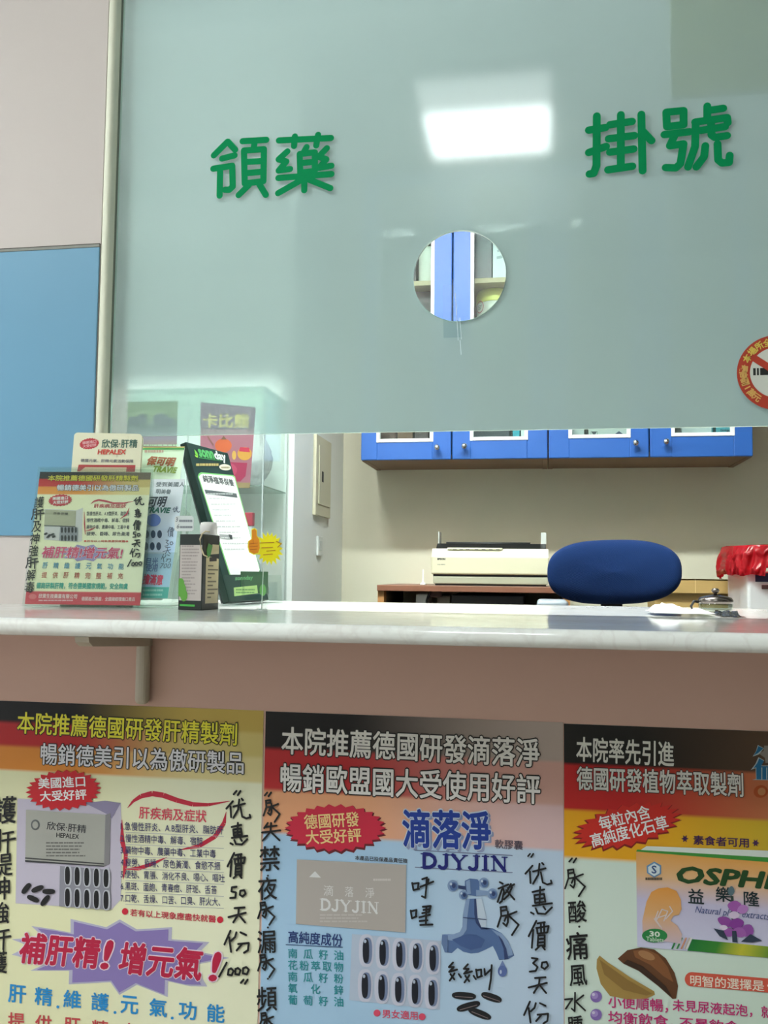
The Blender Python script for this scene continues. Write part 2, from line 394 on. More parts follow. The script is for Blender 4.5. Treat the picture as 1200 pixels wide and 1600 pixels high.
ceiling_lamp(-0.95, 0.60, 0.60, 0.13, LAMP_DESK, 'ceiling lamp panel over the glass display cabinet')
ceiling_lamp(-0.10, 0.60, 0.60, 0.13, LAMP_DESK, 'ceiling lamp panel over the blue desk chair')

# marble counter
def marble():
    m = bpy.data.materials.new('marble'); m.use_nodes = True; nt = m.node_tree; N = nt.nodes.new; K = nt.links.new; b = nt.nodes['Principled BSDF']
    tc = N('ShaderNodeTexCoord'); n1 = N('ShaderNodeTexNoise'); n1.inputs['Scale'].default_value = 5; n1.inputs['Detail'].default_value = 8; n1.inputs['Distortion'].default_value = 1.2
    n2 = N('ShaderNodeTexNoise'); n2.inputs['Scale'].default_value = 14; n2.inputs['Detail'].default_value = 6; n2.inputs['Distortion'].default_value = 2.0
    K(tc.outputs['Object'], n1.inputs['Vector']); K(tc.outputs['Object'], n2.inputs['Vector'])
    r1 = N('ShaderNodeValToRGB'); r1.color_ramp.elements[0].position = 0.38; r1.color_ramp.elements[1].position = 0.62
    r1.color_ramp.elements[0].color = rgb((242, 239, 233)); r1.color_ramp.elements[1].color = rgb((248, 248, 243)); K(n1.outputs['Fac'], r1.inputs[0])
    r2 = N('ShaderNodeValToRGB'); e = r2.color_ramp.elements; e[0].position = 0.44; e[0].color = (0, 0, 0, 1); e[1].position = 0.56; e[1].color = (0, 0, 0, 1)
    k = r2.color_ramp.elements.new(0.50); k.color = (0.14, 0.14, 0.14, 1); K(n2.outputs['Fac'], r2.inputs[0])
    mx = N('ShaderNodeMix'); mx.data_type = 'RGBA'; mx.inputs[7].default_value = rgb((190, 172, 164)); K(r2.outputs[0], mx.inputs[0]); K(r1.outputs[0], mx.inputs[6])
    K(mx.outputs[2], b.inputs['Base Color']); b.inputs['Roughness'].default_value = 0.09; b.inputs['Specular IOR Level'].default_value = 0.22
    return m
marble_m = marble()
q = MB(); q.box((LX+.4, -0.195, 1.029), (1.25, 0.625, ZC), marble_m, 0.0100, seg=12)
ct = q.build('countertop')
tag(ct, 'white marble countertop with a rounded front edge under the frosted window', 'counter')
# bracket
bx = P(228, 1050, 0).x
t = thing('shelf_bracket', (bx, 0, 0.92), 'beige metal bracket holding up the left end of the marble countertop', 'bracket')
bm_ = mat('bracket_paint', (200, 186, 166), 0.5)
q = MB(); q.box((bx-.0095, -0.018, P(228, 1099, 0).z), (bx+.0095, -0.001, 1.029), bm_, 0.0075, seg=4); q.build('upright', t)
q = MB()
q.prism([(bx-.009, -0.001, 1.0285), (bx-.009, -0.001, 1.004), (bx-.009, -0.172, 1.0165), (bx-.009, -0.182, 1.022), (bx-.009, -0.184, 1.0285)][::-1], (.018, 0, 0), bm_); q.build('arm', t)

# ================================================================ LETTERING AND MARKS ON THE GLASS
GF = Face((0, YG-.0003, 1.5), (1, 0, 0), (0, 0, 1))
green = mat('green_vinyl', (0, 146, 86), 0.6, spec=0.1)
def rounded(lst, w, name, label):
    q = MB(); GF.strokes(q, lst, w, green, 1)
    return tag(q.build(name), label, 'lettering')
GF.crop(120, 0, 2.4)
rounded([[(565, 532), (514, 583)], [(567, 532), (594, 562)], [(545, 595), (592, 583)],
         [(512, 633), (583, 622), (585, 700), (572, 712), (556, 712)], [(538, 634), (536, 734)],
         [(622, 530), (711, 525)], [(668, 530), (663, 560)], [(627, 565), (702, 560), (700, 680), (630, 688), (627, 565)], [(630, 608), (700, 604)], [(630, 650), (700, 644)], [(645, 695), (607, 732)], [(684, 690), (709, 731)],
         [(758, 527), (953, 518)], [(818, 512), (815, 548)], [(905, 506), (898, 546)],
         [(862, 552), (852, 570)], [(836, 578), (893, 572), (893, 642), (838, 648), (836, 578)], [(838, 612), (893, 607)],
         [(790, 568), (757, 598), (786, 606), (757, 640), (800, 634)], [(938, 556), (907, 588), (936, 598), (908, 630), (955, 622)],
         [(756, 668), (955, 653)], [(854, 650), (853, 714)], [(838, 678), (755, 725)], [(872, 674), (951, 706)]], 23.5, 'vinyl_lettering',
        'green rounded vinyl letters for collecting medicine, left of the lamp reflection')
GF.crop(600, 100, 2)
rounded([[(665, 163), (664, 318), (655, 342), (642, 344)], [(640, 207), (692, 199)], [(640, 277), (694, 258)],
         [(706, 190), (775, 180)], [(740, 159), (740, 325)], [(702, 234), (782, 224)], [(706, 276), (780, 266)], [(700, 331), (776, 320)],
         [(804, 158), (808, 334)], [(810, 212), (836, 240)],
         [(882, 151), (936, 146), (936, 190), (884, 196), (882, 151)], [(876, 221), (955, 212)], [(908, 224), (893, 256), (936, 250), (926, 312), (912, 325), (880, 324)],
         [(1010, 132), (1010, 172)], [(1012, 146), (1060, 139)], [(972, 182), (1072, 168), (1074, 184)], [(974, 182), (972, 258), (950, 322)],
         [(990, 208), (1066, 196)], [(1022, 184), (1023, 222), (1034, 230), (1072, 224)], [(1004, 256), (1000, 290), (976, 322)], [(1042, 250), (1044, 300), (1056, 310), (1078, 308), (1080, 286)]], 25, 'vinyl_lettering',
        'green rounded vinyl letters for registration, right of the lamp reflection')
# no-smoking sticker
GF.crop(0, 0, 1)
cc = GF.uv((1213.4, 582)); R = 0.5*(GF.uv((1276, 582)) - GF.uv((1150.5, 582))).length
t = thing('no_smoking_sticker', GF.at(cc.x, cc.y, 0), 'round red and white no smoking sticker at the right of the glass', 'sticker')
def disc(mb, r, c, k, r0=0.0):
    for i in range(64):
        a, b = 2*PI*i/64, 2*PI*(i+1)/64
        if r0: GF.raw(mb, [(cc.x+r0*math.cos(a), cc.y+r0*math.sin(a)), (cc.x+r*math.cos(a), cc.y+r*math.sin(a)), (cc.x+r*math.cos(b), cc.y+r*math.sin(b)), (cc.x+r0*math.cos(b), cc.y+r0*math.sin(b))], c, k)
        else: GF.raw(mb, [(cc.x, cc.y), (cc.x+r*math.cos(a), cc.y+r*math.sin(a)), (cc.x+r*math.cos(b), cc.y+r*math.sin(b))], c, k)
q = MB(); disc(q, R, (226, 226, 214), 1); q.build('white_disc', t)
q = MB(); disc(q, R, (190, 62, 40), 2, R*0.67)
dv = Vector((math.cos(-0.62), math.sin(-0.62))); nv = Vector((-dv.y, dv.x))
GF.raw(q, [tuple(cc+dv*(sx*R*.7)+nv*(sy*R*.09)) for sx, sy in ((-1, -1), (1, -1), (1, 1), (-1, 1))], (190, 62, 40), 3); q.build('red_ring', t)
q = MB(); u = R/63.0
for x0, x1 in ((-37, -33), (-31, -28), (-26, 30)):
    GF.raw(q, [(cc.x+x0*u, cc.y-4*u), (cc.x+x1*u, cc.y-4*u), (cc.x+x1*u, cc.y+8*u), (cc.x+x0*u, cc.y+8*u)], (35, 35, 32), 2)
for k, (x, y) in enumerate(((-30, 20), (-23, 16))): GF.raw(q, [(cc.x+x*u, cc.y+(y-3)*u), (cc.x+(x+4)*u, cc.y+(y+4)*u), (cc.x+(x+2.5)*u, cc.y+(y+4)*u), (cc.x+(x-1)*u, cc.y+(y-3)*u)], (120, 40, 30), 2)
q.build('cigarette', t)
q = MB()
def ring_text(body, a0, a1, col, up=1, s=0.22):
    for i, ch in enumerate(body):
        a = math.radians(a0 + (a1-a0)*i/max(1, len(body)-1)); r = R*0.835
        vs, fs = glyphs(ch, 0.03); bx0, by0, bx1, by1 = bbox(vs); h = R*s; sc = h/1.0
        c_, s_ = math.cos(a), math.sin(a)
        ex, ey = (Vector((s_, -c_)), Vector((c_, s_))) if up > 0 else (Vector((-s_, c_)), Vector((-c_, -s_)))
        o = cc + Vector((c_, s_))*r
        pts = [o + ex*((x-(bx0+bx1)/2)*sc) + ey*((y-(by0+by1)/2)*sc) for x, y in vs]
        q.mesh([GF.at(p.x, p.y, 4) for p in pts], fs, ink(col))
ring_text('本場所全面禁止吸菸', 152, 28, (232, 200, 90)); ring_text('最高罰1萬元', 172, 232, (232, 180, 100), -1)
q.build('ring_lettering', t)
# strip of clear tape under the hole, with its glossy crease
t = thing('clear_tape', P(706, 485, YG-.001), 'strip of clear tape stuck over the lower rim of the round hole', 'tape')
TF = Face((0, YG-.0012, 1.5), (1, 0, 0), (0, 0, 1)); q = MB()
tape = clear('tape_film', (236, 244, 248), 0.12, 0.10, 1.4)
TF.poly(q, [(692, 445), (709, 445), (722, 527), (693, 528)], tape, 1); q.build('strip', t)
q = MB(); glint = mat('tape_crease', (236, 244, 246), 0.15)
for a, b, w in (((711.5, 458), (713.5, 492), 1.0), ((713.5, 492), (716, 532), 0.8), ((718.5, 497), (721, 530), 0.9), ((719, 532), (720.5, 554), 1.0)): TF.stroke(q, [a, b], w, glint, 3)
q.build('crease', t)
# thin beige translucent rectangle just behind the glass, top right
BF = Face((0, YG+.016, 1.5), (1, 0, 0), (0, 0, 1))
q = MB(); a, b, c = BF.uv((1046, 153)), BF.uv((1330, 140)), BF.uv((1043, -60))
q.box((a.x, YG+.0075, 1.5+a.y), (b.x, YG+.0095, 1.5+c.y), poly_film('beige_sheet', (236, 232, 200), .6, .60))
tag(q.build('beige_rectangle'), 'beige translucent rectangle behind the upper right corner of the frosted glass', 'sheet')

# ================================================================ POSTERS ON THE WALL UNDER THE COUNTER
PF = Face((0, -0.0006, 0.92), (1, 0, 0), (0, 0, 1))
PW, PH = 0.395, 0.56
def band_sheet_mat(name, left, right, u0, u1):
    """printed paper: flag bands on the left fading into the colours on the right"""
    m = bpy.data.materials.new(name); m.use_nodes = True; nt = m.node_tree; N = nt.nodes.new; K = nt.links.new; b = nt.nodes['Principled BSDF']
    uv = N('ShaderNodeUVMap'); sp = N('ShaderNodeSeparateXYZ'); K(uv.outputs[0], sp.inputs[0])
    def ramp(stops):
        r = N('ShaderNodeValToRGB'); e = r.color_ramp.elements
        while len(e) > 1: e.remove(e[-1])
        pts = []
        for i, (v, c) in enumerate(stops):
            if i: pts.append((v+0.004, c))
            else: pts.append((0.0, c))
            if i+1 < len(stops): pts.append((stops[i+1][0]-0.004, c))
        pts.append((1.0, stops[-1][1])) if len(stops[-1]) == 2 else pts.append((1.0, stops[-1][2]))
        e[0].position = pts[0][0]; e[0].color = rgb(pts[0][1])
        for v, c in pts[1:]:
            k = e.new(min(1, v)); k.color = rgb(c)
        K(sp.outputs[1], r.inputs[0]); return r
    stops_l = [(s[0], s[1]) for s in left]; stops_r = [(s[0], s[1]) for s in right]
    rl, rr = ramp(stops_l), ramp(stops_r)
    mr = N('ShaderNodeMapRange'); mr.interpolation_type = 'SMOOTHSTEP'; mr.inputs[1].default_value = u0; mr.inputs[2].default_value = u1; K(sp.outputs[0], mr.inputs[0])
    mx = N('ShaderNodeMix'); mx.data_type = 'RGBA'; K(mr.outputs[0], mx.inputs[0]); K(rl.outputs[0], mx.inputs[6]); K(rr.outputs[0], mx.inputs[7])
    K(mx.outputs[2], b.inputs['Base Color']); b.inputs['Roughness'].default_value = 0.42; b.inputs['Specular IOR Level'].default_value = 0.35
    return m
def sheet(parent, x0, ztop, m):
    q = MB(); y = -0.0006
    q.face([(x0, y, ztop-PH), (x0+PW, y, ztop-PH), (x0+PW, y, ztop), (x0, y, ztop)], m, uv=[(0, 1), (1, 1), (1, 0), (0, 0)])
    e = mat('paper_edge', (225, 225, 220), 0.7); q.box((x0, y+.0001, ztop-PH), (x0+PW, -0.0001, ztop), e)
    return q.build('sheet', parent)
BLACKI, WHITEI, REDI = (16, 15, 18), (250, 248, 246), (205, 28, 52)

# ---- handwritten characters as pen strokes (5x crop of the middle poster)
HAND = {
 '呼': [[(22,195),(32,250),(75,240)], [(30,200),(72,195),(65,240)], [(100,165),(138,152)], [(150,165),(140,205)], [(85,225),(186,184)], [(135,160),(130,250),(124,310),(98,298)]],
 '哩': [[(10,410),(20,470),(55,455)], [(15,415),(55,405),(50,455)], [(105,380),(166,374),(154,420),(100,430)], [(110,405),(150,400)], [(132,380),(128,520)], [(78,462),(160,442)], [(80,492),(140,485)], [(85,522),(180,518)]],
 '放': [[(705,188),(728,200)], [(695,238),(772,206)], [(728,228),(738,260),(722,335),(704,350)], [(722,244),(688,342)], [(792,202),(762,258),(730,292)], [(768,235),(818,204)], [(756,250),(818,322)], [(800,228),(772,290),(738,322)]],
 '尿': [[(710,385),(756,378),(760,408)], [(715,412),(760,404)], [(712,388),(716,450),(688,536)], [(768,418),(768,500),(756,530),(732,508)], [(724,452),(760,446),(742,490)], [(776,442),(836,418)], [(776,450),(852,520),(800,600)]],
 '幺': [[(340,815),(308,850),(346,850),(310,888),(372,870)], [(320,905),(350,946)], [(352,900),(314,956)], [(385,905),(402,930)]],
 '叫': [[(520,870),(530,932),(566,920)], [(525,875),(560,870),(560,920)], [(585,865),(590,912),(634,870)], [(642,835),(636,940),(622,1025)]],
 '优': [[(960,60),(905,122)], [(940,105),(945,195)], [(965,105),(1062,80)], [(1015,45),(1005,130),(965,200)], [(1025,110),(1040,190),(1075,206),(1110,196),(1104,175)], [(1035,38),(1046,50)]],
 '惠': [[(960,265),(1052,245)], [(1020,225),(1015,360)], [(975,290),(1050,280),(1060,340),(980,350),(975,290)], [(980,320),(1056,312)], [(962,372),(1112,352)], [(948,424),(970,436)], [(985,392),(1002,432),(1060,436),(1112,384)], [(1045,378),(1060,400)]],
 '價': [[(990,490),(930,610)], [(966,560),(955,700)], [(1000,510),(1056,500)], [(990,546),(1086,530),(1076,580)], [(995,550),(1000,590),(1075,580)], [(1025,510),(1028,585)], [(1050,505),(1052,580)], [(1005,605),(1055,600),(1055,690)], [(1005,610),(1000,685)], [(1005,632),(1055,628)], [(1003,660),(1055,655)], [(1000,685),(1055,680)], [(1010,692),(985,716)], [(1040,692),(1056,714)]],
 '天': [[(980,936),(1062,930)], [(930,1010),(1072,974)], [(1016,936),(1010,990),(970,1052)], [(1010,985),(1066,1052)]],
 '份': [[(940,1120),(894,1225)], [(930,1170),(945,1282)], [(986,1132),(976,1168),(946,1196)], [(1018,1132),(1062,1152)], [(1000,1222),(1082,1214),(1076,1270),(1045,1290)], [(1030,1222),(988,1272)]],
 '30': [[(955,780),(1000,786),(965,820),(1000,850),(985,880),(938,886)], [(1035,815),(1030,850),(1055,866),(1082,840),(1070,810),(1035,815)]],
 '50': [[(1000,780),(960,785),(955,820),(995,830),(990,875),(945,880)], [(1035,815),(1030,850),(1055,866),(1082,840),(1070,810),(1035,815)]],
 '1000': [[(60,0),(0,110)], [(75,55),(70,95),(100,100),(115,65),(95,45),(75,55)], [(130,50),(128,90),(158,95),(170,60),(150,42),(130,50)], [(190,45),(188,85),(220,92),(235,55),(215,35),(190,45)]],
 '"': [[(12,0),(0,14)], [(30,0),(18,18)]],
 '水': [[(60,0),(58,110),(40,95)], [(0,40),(45,35),(5,95)], [(110,15),(65,50)], [(62,50),(120,105)]],
 '失': [[(40,0),(15,35)], [(25,28),(100,18)], [(0,65),(125,50)], [(62,0),(58,60),(5,120)], [(60,60),(120,118)]],
 '肝': [[(20,10),(15,80),(0,120)], [(20,10),(55,5),(52,115),(35,105)], [(20,42),(52,38)], [(18,72),(52,68)], [(70,25),(125,15)], [(65,62),(135,50)], [(98,20),(95,125)]],
}
def handw(face, mb, ch, cx, cy, h, w, c=(18, 18, 22), k=5, rot=None):
    """one hand-written character h crop-pixels tall, centred at cx, cy"""
    if ch in HAND:
        L = HAND[ch]; xs = [p[0] for s in L for p in s]; ys = [p[1] for s in L for p in s]
        sc = h/max(max(ys)-min(ys), 1); mx, my = (min(xs)+max(xs))/2, (min(ys)+max(ys))/2
        for s in L: face.stroke(mb, [(cx+(x-mx)*sc, cy+(y-my)*sc) for x, y in s], w, c, k)
    else:
        r = random.Random(hash((ord(ch[0]), round(cy)))).uniform(0.03, 0.13) if rot is None else rot
        ww = h*0.86; dy = ww/2*r
        face.text(mb, ch, (cx-ww/2, cy+dy), (cx+ww/2, cy-dy), h, c, k, bold=0.012, shear=0.12)

# ---- left poster: liver tonic, pale yellow
PF.crop(0, 0, 1); x1 = PF.o.x + PF.uv((412, 1111)).x; z1 = 0.9212
t = thing('poster', (x1-PW, 0, z1-PH), 'pale yellow poster with a purple slogan burst, leftmost of the three under the counter', 'poster')
sheet(t, x1-PW, z1, band_sheet_mat('poster_yellow_print',
      [(0, (26, 22, 24)), (.053, (200, 44, 48)), (.112, (238, 150, 62)), (.172, (244, 240, 196)), (.97, (240, 240, 205))],
      [(0, (214, 182, 92)), (.053, (228, 206, 128)), (.112, (240, 222, 160)), (.172, (248, 246, 214)), (.97, (244, 246, 218))], 0.28, 0.80))
F = PF.crop(0, 1090, 2.857)
q = MB(); F.text(q, '本院推薦德國研發肝精製劑', (80, 110), (1058, 163), 98, (248, 236, 60), 2, bold=0.016, outline=((14, 12, 12), 0.042)); q.build('yellow_headline', t)
q = MB(); F.text(q, '暢銷德美引以為傲研製品', (184, 250), (1088, 292), 96, (240, 236, 240), 2, bold=0.014, outline=((24, 20, 24), 0.042)); q.build('white_headline', t)
q = MB(); F.burst(q, 285, 412, 172, 92, (208, 26, 40), 5, n=26, depth=.14, rot=-.06); b = q.build('badge', t)
q = MB(); F.text(q, '美國進口', (174, 382), (382, 372), 48, WHITEI, 6, bold=.018); F.text(q, '大受好評', (182, 440), (388, 430), 46, WHITEI, 6, bold=.018); q.build('badge_lettering', b)
# product photograph
q = MB(); F.poly(q, [(78, 450), (70, 918), (500, 945), (540, 900), (545, 640), (540, 470)], (206, 196, 214), 1)
F.poly(q, [(380, 470), (470, 460), (540, 470), (500, 540), (480, 520)], (150, 140, 172), 2); b = q.build('product_picture', t)
q = MB(); F.poly(q, [(118, 500), (472, 522), (466, 752), (114, 732)], (178, 176, 168), 3); F.poly(q, [(472, 522), (495, 515), (490, 740), (466, 752)], (140, 136, 140), 3)
F.poly(q, [(114, 712), (466, 738), (466, 744), (114, 718)], (70, 70, 72), 4); F.poly(q, [(114, 724), (466, 749), (466, 753), (114, 732)], (60, 60, 64), 4)
F.ell(q, 160, 567, 20, 24, (110, 112, 112), 4); F.ell(q, 160, 567, 13, 16, (178, 176, 168), 5)
F.text(q, '欣保·肝精', (212, 570), (386, 586), 36, (60, 60, 66), 4, bold=.01); F.text(q, 'HEPALEX', (254, 612), (354, 620), 20, (50, 50, 54), 4, bold=.02)
F.bars(q, 208, 640, 390, 712, 5, (130, 128, 124), 4, seed=3); q.build('picture_carton', b)
q = MB(); F.poly(q, [(270, 750), (492, 768), (496, 946), (266, 930)], (150, 148, 160), 4)
for r_ in range(2):
    for k in range(5):
        cx, cy = 304+k*43, 792+k*3+r_*98
        F.ell(q, cx+2, cy, 17, 46, (205, 205, 214), 5, n=20, sq=.7); F.ell(q, cx, cy, 11, 40, (18, 18, 24), 6, n=20, sq=.7)
q.build('picture_blister', b)
q = MB()
for cx, cy, a in ((120, 850, -.9), (170, 852, -.4), (220, 864, .0), (150, 896, .4), (204, 904, -.9)): F.ell(q, cx, cy, 29, 12, (24, 22, 26), 5, rot=a, n=18, sq=.8)
q.build('picture_capsules', b)
# symptom list
q = MB()
def ribbon(pts, wid, c, k):
    for i in range(len(pts)-1):
        (xa, ya), (xb, yb) = pts[i], pts[i+1]; wa, wb = wid[i], wid[i+1]
        dx, dy = xb-xa, yb-ya; L = math.hypot(dx, dy) or 1; nx, ny = -dy/L, dx/L
        F.poly(q, [(xa+nx*wa, ya+ny*wa), (xb+nx*wb, yb+ny*wb), (xb-nx*wb, yb-ny*wb), (xa-nx*wa, ya-ny*wa)], c, k)
ribbon([(570, 492), (595, 462), (630, 440), (680, 428), (730, 436), (790, 458), (860, 476), (930, 478), (1026, 462)], [1, 6, 10, 12, 12, 11, 10, 7, 1], (206, 40, 66), 1)
ribbon([(1010, 510), (1000, 560), (960, 620), (890, 662), (800, 680)], [1, 9, 10, 9, 1], (206, 40, 66), 1)
ribbon([(545, 545), (546, 640), (562, 700), (558, 760), (550, 810)], [1, 10, 9, 8, 1], (206, 40, 66), 1)
ribbon([(560, 765), (620, 762), (680, 742), (745, 712)], [2, 9, 8, 1], (206, 40, 66), 1)
b = q.build('red_ribbon', t)
q = MB(); F.text(q, '肝疾病及症狀', (622, 512), (922, 530), 54, (226, 70, 92), 2, bold=.014); q.build('list_heading', t)
q = MB()
for k, (s, xe) in enumerate((('1.急慢性肝炎、A.B型肝炎、脂肪肝', 998), ('2.慢性酒精中毒、解毒、宿醉', 906), ('3.藥物中毒、農藥中毒、工業中毒', 964), ('4.疲勞、昏睡、尿色黃濁、食慾不振', 984), ('5.便秘、胃脹、消化不良、噁心、嘔吐', 1004), ('6.黑斑、面皰、青春痘、肝斑、舌苔', 968), ('7.口乾、舌燥、口苦、口臭、肝火大、', 984))):
    y = 572 + k*53.5; sl = (xe-540)*0.042
    F.text(q, s, (540, y), (xe, y+sl), 37, (62, 58, 112), 3, bold=.006)
    F.poly(q, [(560, y+28), (1000, y+46), (1000, y+48), (560, y+30)], (190, 186, 196), 2)
q.build('symptom_list', t)
q = MB(); F.ell(q, 559, 954, 14, 15, (220, 40, 64), 2); F.ell(q, 983, 991, 14, 15, (220, 40, 64), 2)
F.text(q, '若有以上現象應盡快就醫', (582, 958), (964, 988), 32, (214, 60, 80), 2, bold=.016); q.build('list_footer', t)
# slogan burst (3x crop)
F = PF.crop(0, 1400, 3)
def blob(mb, pts, c, k, f=1.0):
    cx, cy = 565, 290
    o = F.uv((cx, cy)); m = ink(c)
    for i in range(len(pts)):
        a, b_ = pts[i], pts[(i+1) % len(pts)]
        P3 = [o] + [F.uv((cx+(p[0]-cx)*f, cy+(p[1]-cy)*f)) for p in (a, b_)]
        if (P3[1]-o).cross(P3[2]-o) < 0: P3 = [P3[0], P3[2], P3[1]]
        mb.face([F.at(w.x, w.y, k) for w in P3], m)
SB = [(160, 145), (250, 158), (338, 175), (338, 112), (500, 150), (562, 115), (640, 160), (800, 150), (798, 205), (970, 218), (925, 262), (1060, 290), (900, 322), (960, 420), (880, 418), (782, 396), (780, 468), (640, 412), (560, 458), (520, 400), (330, 410), (332, 348), (155, 348), (230, 315), (70, 275), (150, 235), (70, 205), (215, 195)]
q = MB(); blob(q, SB, (196, 190, 214), 1, 1.03); blob(q, SB, (146, 126, 190), 2, 0.96); b = q.build('purple_burst', t)
q = MB(); F.text(q, '補肝精', (96, 240), (470, 268), 140, (196, 26, 70), 3, bold=.03, shear=.14, outline=((250, 226, 240), .03))
F.text(q, '!', (478, 272), (528, 275), 130, (196, 26, 70), 3, bold=.03, shear=.2, outline=((250, 226, 240), .03))
F.text(q, '增元氣', (562, 285), (950, 322), 145, (196, 26, 70), 3, bold=.03, shear=.14, outline=((250, 226, 240), .03))
F.text(q, '!', (984, 328), (1034, 330), 130, (196, 26, 70), 3, bold=.03, shear=.2, outline=((250, 226, 240), .03)); q.build('slogan_lettering', b)
q = MB()
for ch, cx in (('肝', 82), ('精', 205), ('維', 340), ('護', 470), ('元', 608), ('氣', 742), ('功', 880), ('能', 1012)): F.text(q, ch, (cx-40, 458+cx*.098-8-4), (cx+40, 458+cx*.098-4), 82, (34, 146, 214), 2, bold=.02)
for cx in (272, 540, 808): F.ell(q, cx, 496+cx*.098-4, 7, 7, (34, 146, 214), 2, n=12)
q.build('blue_line', t)
q = MB()
for ch, cx in (('提', 78), ('供', 205), ('肝', 340), ('精', 470), ('完', 608), ('整', 742), ('補', 880), ('充', 1012)): F.text(q, ch, (cx-38, 582+cx*.09-6), (cx+38, 582+cx*.09), 78, (206, 74, 76), 2, bold=.016)
q.build('red_line', t)
F = PF.crop(0, 1090, 2.857); q = MB()
for ch, cx, cy, h in (('"', 1060, 425, 18), ('优', 1066, 494, 88), ('惠', 1068, 606, 96), ('價', 1056, 748, 112), ('50', 1064, 868, 50), ('天', 1060, 968, 66), ('份', 1058, 1088, 98), ('1000', 1046, 1212, 62), ('"', 1092, 1266, 18)): handw(F, q, ch, cx, cy, h, 9)
q.build('handwriting', t); q = MB()
for ch, cx, cy, h in (('護', 26, 500, 120), ('肝', 14, 640, 100), ('提', 12, 745, 100), ('神', 6, 850, 100), ('強', 2, 960, 95), ('肝', -4, 1075, 95), ('護', -6, 1180, 100)): handw(F, q, ch, cx, cy, h, 9)
q.build('handwriting', t)

# ---- middle poster: pale blue
PF.crop(0, 0, 1); x2 = PF.o.x + PF.uv((413.8, 1111.7)).x + .0012; z2 = 0.9205
t = thing('poster', (x2, 0, z2-PH), 'pale blue poster with a chrome water tap, middle of the three under the counter', 'poster')
sheet(t, x2, z2, band_sheet_mat('poster_blue_print',
      [(0, (28, 24, 26)), (.088, (206, 52, 56)), (.186, (246, 176, 132)), (.286, (178, 212, 242)), (.9, (146, 200, 250))],
      [(0, (196, 176, 164)), (.088, (222, 172, 158)), (.186, (232, 196, 196)), (.286, (202, 220, 242)), (.9, (150, 204, 250))], 0.25, 0.98))
F = PF.crop(400, 1100, 2.4)
q = MB(); F.text(q, '本院推薦德國研發滴落淨', (98, 135), (1062, 184), 104, (246, 240, 232), 2, bold=.018, outline=((30, 22, 20), .042)); q.build('upper_headline', t)
q = MB(); F.text(q, '暢銷歐盟國大受使用好評', (94, 274), (1064, 320), 106, (250, 244, 240), 2, bold=.018, outline=((30, 22, 20), .042)); q.build('lower_headline', t)
q = MB(); F.burst(q, 298, 470, 196, 94, (110, 30, 40), 1, n=26, depth=.12); F.burst(q, 296, 464, 192, 90, (214, 40, 70), 2, n=26, depth=.12); b = q.build('badge', t)
q = MB(); F.text(q, '德國研發', (182, 442), (386, 430), 54, (250, 216, 150), 3, bold=.016); F.text(q, '大受好評', (188, 500), (394, 490), 52, (250, 216, 150), 3, bold=.016); q.build('badge_lettering', b)
q = MB(); F.text(q, '滴落淨', (562, 474), (888, 482), 142, (150, 160, 196), 1, bold=.03); F.text(q, '滴落淨', (552, 464), (878, 474), 140, (30, 62, 158), 2, bold=.026, outline=((214, 224, 240), .03)); q.build('blue_product_name', t)
q = MB(); F.text(q, '軟膠囊', (896, 524), (1000, 530), 34, (92, 80, 96), 2, bold=.01)
F.text(q, '本產品已投保產品責任險', (372, 576), (568, 588), 17, (70, 70, 80), 2, bold=.016)
for ya in (546, 610): F.poly(q, [(596, ya), (962, ya+20), (962, ya+23), (596, ya+3)], (120, 124, 160), 2)
q.build('small_print', t)
SERIF = {'D': ([[(18, 5), (18, 95)], [(18, 5), (50, 7), (72, 25), (78, 50), (72, 75), (50, 93), (18, 95)]], [(2, 34, 5), (2, 34, 95)]),
         'J': ([[(45, 5), (45, 78), (35, 95), (18, 95), (8, 84)]], [(28, 62, 5)]), 'Y': ([[(12, 5), (45, 52)], [(78, 5), (45, 52)], [(45, 52), (45, 95)]], [(0, 26, 5), (64, 90, 5), (32, 58, 95)]),
         'I': ([[(25, 5), (25, 95)]], [(8, 42, 5), (8, 42, 95)]), 'N': ([[(16, 5), (16, 95)], [(16, 5), (74, 95)], [(74, 5), (74, 95)]], [(2, 26, 5), (60, 88, 5), (4, 28, 95)])}
def serif(mb, word, p0, p1, h, c, k, w):
    adv = {'D': 92, 'J': 68, 'Y': 94, 'I': 54, 'N': 94}; tot = sum(adv[ch] for ch in word); L = math.hypot(p1[0]-p0[0], p1[1]-p0[1]); sx = L/tot; sy = h/100; sl = (p1[1]-p0[1])/(p1[0]-p0[0]); x = 0
    T = lambda u, v: (p0[0]+(x+u)*sx, p0[1]+sl*(x+u)*sx+(v-50)*sy)
    for ch in word:
        for i, s in enumerate(SERIF[ch][0]): F.stroke(mb, [T(*p) for p in s], w*(0.45 if (ch == 'N' and i != 1) or (ch == 'Y' and i == 1) else 1), c, k)
        for a, b_, v in SERIF[ch][1]: F.stroke(mb, [T(a, v), T(b_, v)], w*.36, c, k)
        x += adv[ch]
q = MB(); serif(q, 'DJYJIN', (618, 586), (946, 600), 56, (24, 30, 120), 2, 13); q.build('blue_brand_name', t)
